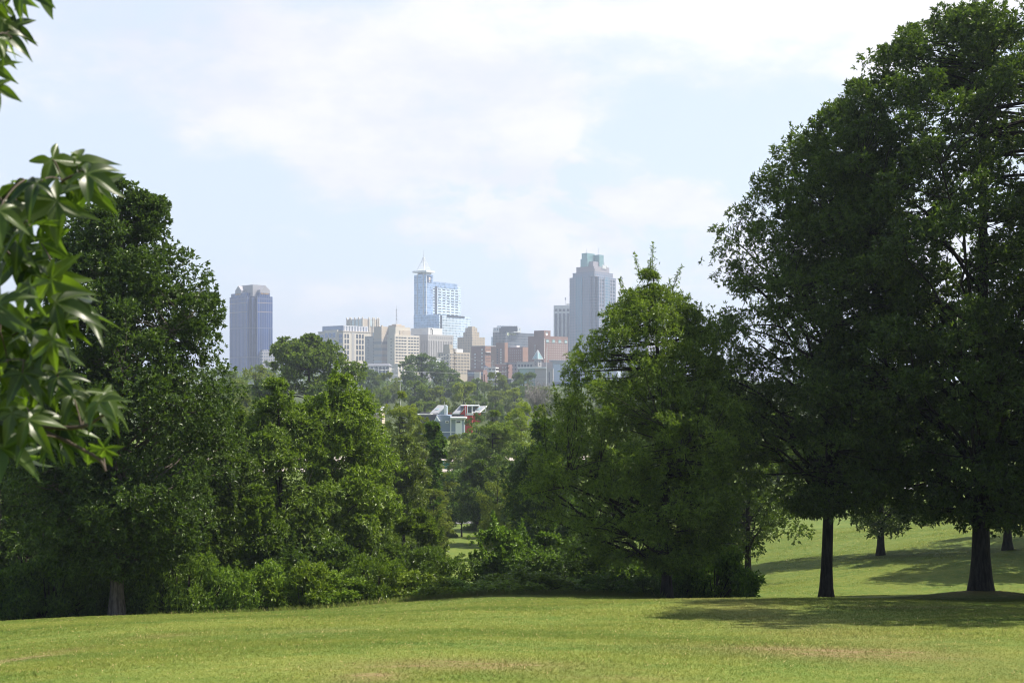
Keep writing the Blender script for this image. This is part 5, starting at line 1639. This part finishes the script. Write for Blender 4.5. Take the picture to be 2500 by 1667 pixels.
def sweetgum():
    rng = np.random.default_rng(77)
    bx, by = -2.35, 2.3
    zb = gz(bx, by)
    root = empty('sweetgum_tree', (bx, by, zb), 0, 'star-leaved tree whose close leafy branches hang in from the left edge', 'tree')
    O = np.array([bx, by, zb])
    tr = MB()
    zt = np.linspace(-.3, 6.5, 16)
    tp = np.stack([.03 * np.sin(zt * 1.3), .03 * np.cos(zt * 1.1), zt], 1)
    tr.tube(tp, .13 * (1 - zt / 8) + .07 * np.exp(-np.clip(zt + .3, 0, 9) / .3), 14)
    tr.build('trunk', BARK_PALE, root, True)
    # twigs: lists of image points with distances, starting at the trunk
    low = [
        [(-560, 800, 2.3), (-150, 880, 2.2), (28, 1016, 2.05), (80, 1040, 2.0), (200, 1047, 1.95), (255, 1012, 1.92)],
        [(80, 1040, 2.0), (180, 1085, 1.95), (247, 1122, 1.93), (258, 1150, 1.93)],
        [(-300, 760, 2.25), (0, 812, 2.1), (110, 800, 2.0), (200, 755, 1.98)],
        [(-350, 700, 2.25), (-60, 620, 2.15), (58, 548, 2.05), (110, 508, 2.0), (150, 440, 1.98), (190, 425, 1.97)],
        [(-200, 660, 2.2), (0, 592, 2.15), (36, 638, 2.1), (60, 690, 2.08)],
        [(-60, 620, 2.15), (-10, 480, 2.05), (60, 440, 2.0)],
        [(-150, 880, 2.2), (0, 930, 2.15), (60, 880, 2.1), (120, 860, 2.05)],
        [(-150, 900, 2.2), (-20, 1080, 2.1), (40, 1120, 2.0)],
        [(0, 812, 2.1), (90, 730, 2.08), (150, 700, 2.05)],
    ]
    top = [
        [(-560, -250, 2.3), (-160, -120, 2.1), (20, -30, 2.0), (90, -25, 1.98)],
        [(-160, -120, 2.1), (-10, 60, 2.0), (30, 95, 1.98)],
        [(-160, -60, 2.1), (-30, 130, 2.0), (-5, 180, 1.98)],
    ]
    leaves_low = [  # (node image point, blade point, size px, direction: 0 down, + right)
        (150, 440, 118, 425, 165, -1.25), (150, 440, 150, 415, 150, .4), (190, 425, 205, 418, 185, .75), (190, 425, 175, 430, 130, -.3), (190, 425, 228, 470, 165, .65),
        (110, 508, 105, 505, 160, -1.0), (110, 508, 130, 500, 170, .75), (110, 508, 118, 512, 150, .25), (58, 548, 60, 560, 150, -.3), (58, 548, 40, 520, 160, .9),
        (60, 440, 20, 480, 150, -.4), (60, 440, 70, 470, 165, .9), (60, 440, 35, 500, 150, .3), (-10, 480, 5, 530, 160, .1),
        (60, 690, 60, 655, 150, .9), (60, 690, 55, 665, 165, .1), (60, 690, 90, 600, 130, .7), (36, 638, 15, 640, 160, -.3), (36, 638, 30, 600, 140, .5),
        (150, 700, 125, 605, 130, .45), (150, 700, 150, 690, 140, 1.1), (150, 700, 130, 705, 150, .2), (90, 730, 60, 730, 150, -.5), (90, 730, 85, 745, 160, .3),
        (200, 755, 165, 745, 150, .5), (200, 755, 200, 748, 140, .7), (200, 755, 215, 775, 140, .2), (200, 755, 130, 752, 160, -.8), (110, 800, 110, 810, 150, .1),
        (110, 800, 60, 800, 160, -.5), (110, 800, 125, 880, 170, .5), (110, 800, 150, 830, 120, .9), (0, 812, 20, 830, 170, .2), (0, 812, 5, 760, 160, .6), (120, 860, 122, 872, 150, .6),
        (120, 860, 90, 880, 150, -.3), (60, 880, 40, 900, 160, .2), (60, 880, 70, 930, 150, .7), (0, 930, 10, 930, 170, .2), (120, 860, 60, 960, 150, -.2),
        (200, 1047, 165, 990, 130, -1.0), (200, 1047, 190, 980, 130, .5), (255, 1012, 250, 990, 150, .5), (255, 1012, 272, 1000, 140, .9), (255, 1012, 240, 1000, 140, -.7), (200, 1047, 215, 985, 150, .15),
        (80, 1040, 85, 1045, 150, .4), (80, 1040, 95, 1030, 170, 1.0), (80, 1040, 60, 1000, 150, -.6), (28, 1016, 40, 980, 150, .3), (200, 1047, 160, 1050, 160, .35),
        (258, 1150, 256, 1110, 110, .25), (247, 1122, 250, 1105, 80, -.2), (180, 1085, 150, 1080, 150, .6), (180, 1085, 120, 1085, 160, .1),
        (40, 1120, 28, 1105, 200, .75), (40, 1120, 30, 1110, 190, -.2), (40, 1120, 60, 1120, 150, .4), (-20, 1080, -10, 1050, 180, .3), (-20, 1080, 5, 1010, 170, .1), (0, 930, -5, 960, 170, .4),
        (120, 860, 150, 930, 110, .3), (60, 880, 110, 960, 130, .6), (28, 1016, 10, 1020, 160, .7), (200, 1047, 205, 1010, 120, .9), (0, 812, 30, 860, 150, .8),
    ]
    leaves_top = [
        (90, -25, 100, -20, 150, .35), (90, -25, 60, -10, 140, .5), (20, -30, 40, -10, 130, .05), (20, -30, 75, -30, 150, .9), (30, 95, 30, 92, 120, .9), (30, 95, 10, 100, 110, .3),
        (30, 95, 25, 60, 110, 1.1), (-5, 180, 0, 172, 120, .7), (-5, 180, -12, 230, 110, .2), (20, -30, -5, -20, 130, .0), (-30, 130, 0, 130, 100, .6),
    ]
    for twigs, lv in ((low, leaves_low), (top, leaves_top)):
        br = MB(); lf = MB(); st = MB()
        for k, tw in enumerate(twigs):
            pts = np.array([np.array(P(*q)) for q in tw]) - O
            if k == 0: pts[0] = (0.0, 0, pts[0][2])
            t = np.linspace(0, len(pts) - 1, 5 * len(pts))
            sm = np.stack([np.interp(t, range(len(pts)), pts[:, i]) for i in range(3)], 1)
            ker = np.ones(5) / 5
            s2 = np.stack([np.convolve(np.pad(sm[:, i], 2, mode='edge'), ker, 'valid') for i in range(3)], 1); s2[0] = sm[0]; s2[-1] = sm[-1]
            r0 = .0085 if k == 0 else .0036
            br.tube(s2, np.linspace(r0, .0022, len(s2)), 7)
        for (nx, ny, x, y, px, a) in lv:
            if x < 120 and y > 260 and rng.random() < .28: continue
            Yn = 2.0 + rng.normal(0, .04); Yp = Yn + rng.normal(0, .07)
            put_leaf(lf, br, np.array(P(nx, ny, Yn)) - O, np.array(P(x, y, Yp)) - O, px / F * 2.0 * (.70 if y < 900 else .62) * (.85 if y < 260 else 1), rng, 1.0, a + rng.normal(0, .15))
            if rng.random() < .55:
                Yp = Yn + rng.normal(0, .09)
                put_leaf(lf, br, np.array(P(nx, ny, Yn)) - O, np.array(P(x - 25 + rng.normal(0, 28), y + rng.normal(0, 30), Yp)) - O, px / F * 2.0 * (.55 if y < 900 else .48), rng, .9, a + rng.normal(0, .6))
        b_ = br.build('branch', TWIG, root, True)
        f_ = lf.build('foliage', LEAF_NEAR, b_, True, True)
        va = f_.data.attributes.new('vein', 'FLOAT', 'POINT'); va.data.foreach_set('value', np.tile(LVEIN, len(f_.data.vertices) // len(LVEIN)).astype(np.float32))
    # unseen canopy, added overhead to shade the near leaves
    cr = MB(); wd = MB(); n = 17
    c = np.stack([rng.uniform(-.9, 2.3, n), rng.uniform(.9, 3.1, n), rng.uniform(1.55, 3.9, n)], 1)
    for q in range(n):
        a = np.array([0, 0, min(c[q, 2] * .8, 4.) + 1.6]); e = c[q] - O; t = np.linspace(0, 1, 7)[:, None]
        wd.tube(a * (1 - t) + e * t + np.array([0, 0, .35]) * t * (1 - t), np.linspace(.016, .003, 7), 5)
    crown_leaves(cr, c - O, np.full(n, .42), np.tile([.2, 0, .4], (n, 1)), rng, 12, 4, .15, .10, .7, .3)
    wd.build('branch', TWIG, root, True)
    o = cr.build('foliage', LEAF, root, False, True); o.color = (.9, 1, .9, 1)
    return root


sweetgum()

# ------------------------------------------------------------------ air, sky, light, camera
m, nt = newmat('haze'); k = N(nt)
pv = k.n('ShaderNodeVolumePrincipled')
pv.inputs['Color'].default_value = (.72, .82, 1., 1)
pv.inputs['Density'].default_value = .00024
pv.inputs['Anisotropy'].default_value = .25
o_ = k.n('ShaderNodeOutputMaterial'); k.l(pv.outputs[0], o_.inputs['Volume'])
hz = MB(); hz.box(-4100, 4100, -100, 6100, -24.5, 215)
tag(hz.build('haze', m), 'thin pale blue summer haze lying over the park and the city', 'haze', None, 'stuff')

W_ = bpy.data.worlds.new("World"); SC.world = W_; W_.use_nodes = True
nt = W_.node_tree; k = N(nt)
bg = nt.nodes['Background']; bg.inputs[1].default_value = .10
sky = k.n('ShaderNodeTexSky', sky_type='NISHITA'); sky.sun_disc = False
sky.sun_elevation = R(SUN_EL); sky.sun_rotation = R(SUN_AZ); sky.dust_density = 1.6; sky.altitude = 100
dv = k.n('ShaderNodeTexCoord').outputs['Generated']
sp = k.n('ShaderNodeSeparateXYZ'); k.l(dv, sp.inputs[0])
yy = k.math('MAXIMUM', sp.outputs[1], .08)
pu, pv_ = k.math('DIVIDE', sp.outputs[0], yy), k.math('DIVIDE', sp.outputs[2], yy)
cv = k.n('ShaderNodeCombineXYZ'); k.l(pu, cv.inputs[0]); k.l(pv_, cv.inputs[1])
st = k.scalev(dv, (1, 1, 2.2))
wn = k.n('ShaderNodeTexNoise'); k.l(st, wn.inputs['Vector']); wn.inputs['Scale'].default_value = 5.; wn.inputs['Detail'].default_value = 5.
wv = k.n('ShaderNodeVectorMath', operation='MULTIPLY_ADD'); k.l(wn.outputs['Color'], wv.inputs[0]); wv.inputs[1].default_value = (.16, .10, 0); wv.inputs[2].default_value = (-.08, -.05, 0)
pw = k.n('ShaderNodeVectorMath', operation='ADD'); k.l(cv.outputs[0], pw.inputs[0]); k.l(wv.outputs[0], pw.inputs[1])


def blob(xs, ys, rx, ry):
    """soft cloud region round a sky direction, 1 in the middle"""
    a = k.n('ShaderNodeVectorMath', operation='SUBTRACT'); k.l(pw.outputs[0], a.inputs[0]); a.inputs[1].default_value = ((xs - CX) / F, (HY - ys) / F, 0)
    c = k.scalev(a.outputs[0], (F / rx, F / ry, 0))
    l = k.n('ShaderNodeVectorMath', operation='LENGTH'); k.l(c, l.inputs[0])
    return k.ramp(l.outputs['Value'], 0., 1.25, 1., 0.)


n1 = k.noise(st, 3.2, 7., .56)
n2 = k.noise(st, 9., 6., .6)
n4 = k.noise(k.scalev(pw.outputs[0], (1., 1.5, 1.)), 9., 9., .58)
puff = k.math('MULTIPLY', k.math('MULTIPLY_ADD', n4, 2.4, -1.2), k.math('MULTIPLY_ADD', blob(1350, 560, 620, 280), .75, .12))
cov = k.math('ADD', k.math('ADD', k.math('MULTIPLY', n1, .70), k.math('MULTIPLY', n2, .40)), puff)
for (xs, ys, rx, ry, w_) in ((900, 200, 1000, 260, .09), (800, 430, 230, 110, .13), (1300, 520, 420, 120, .17), (1560, 500, 180, 100, .13), (1100, 600, 420, 55, .17), (1560, 640, 260, 90, .14), (1450, 730, 300, 50, .10),
                             (1900, 20, 900, 90, .20), (2100, 130, 200, 60, .12), (600, 250, 420, 130, .08),
                             (1720, 330, 420, 170, -.22), (1440, 480, 60, 70, -.22), (1230, 700, 200, 50, -.20), (350, 620, 420, 260, -.14), (1120, 130, 120, 60, .08), (60, 300, 250, 200, -.05)):
    cov = k.math('ADD', cov, k.math('MULTIPLY', blob(xs, ys, rx, ry), w_))
cl = k.ramp(cov, .47, .68)
front = k.ramp(sp.outputs[1], -.2, .55)
lit = k.math('MULTIPLY_ADD', n2, .5, .72)
cc = k.mix(k.ramp(n2, .35, .68), (5.0, 5.1, 5.75), (5.9, 5.8, 6.0))
grey = blob(330, 40, 520, 170)
cc = k.mix(k.math('MULTIPLY', grey, .75), cc, (4.3, 4.45, 5.6))
white = blob(1800, 40, 1000, 130)
cc = k.mix(white, cc, (6.4, 6.3, 6.3))
veil = k.mix(.78, sky.outputs[0], (4.85, 5.4, 6.15))
skyc = k.mix(front, sky.outputs[0], veil)
col = k.mix(k.math('MULTIPLY', cl, k.math('MULTIPLY_ADD', front, .62, .30)), skyc, cc)
k.l(col, bg.inputs[0])

sd = Vector((math.sin(R(SUN_AZ)) * math.cos(R(SUN_EL)), math.cos(R(SUN_AZ)) * math.cos(R(SUN_EL)), math.sin(R(SUN_EL))))
L_ = bpy.data.lights.new('sun', 'SUN'); L_.energy = 5.; L_.angle = R(.53); L_.color = (1, .93, .80)
lo = bpy.data.objects.new('sun', L_); COL.objects.link(lo); lo.rotation_euler = (-sd).to_track_quat('-Z', 'Y').to_euler()
lo.location = (30, -20, 60)

cam = bpy.data.cameras.new('camera'); cam.sensor_width = 36.; cam.lens = 36. * F / 2500.
cam.shift_y = (HY - 833.5) / 2500.; cam.clip_end = 30000.; cam.clip_start = .1
cam.dof.use_dof = True; cam.dof.focus_distance = 70.; cam.dof.aperture_fstop = 10.
co = bpy.data.objects.new('camera', cam); COL.objects.link(co); co.location = (0, 0, 0); co.rotation_euler = (R(90), 0, 0)
SC.camera = co

vs = SC.view_settings
vs.view_transform = 'Standard'; vs.look = 'None'; vs.gamma = 1.; vs.exposure = .85
SC.render.engine = 'CYCLES'
cy = SC.cycles
cy.max_bounces = 7; cy.diffuse_bounces = 3; cy.glossy_bounces = 2; cy.transmission_bounces = 4; cy.volume_bounces = 0; cy.transparent_max_bounces = 4
cy.use_adaptive_sampling = False
cy.filter_width = 1.15
cy.use_denoising = True
cy.sample_clamp_indirect = 6.
SC.render.film_transparent = False
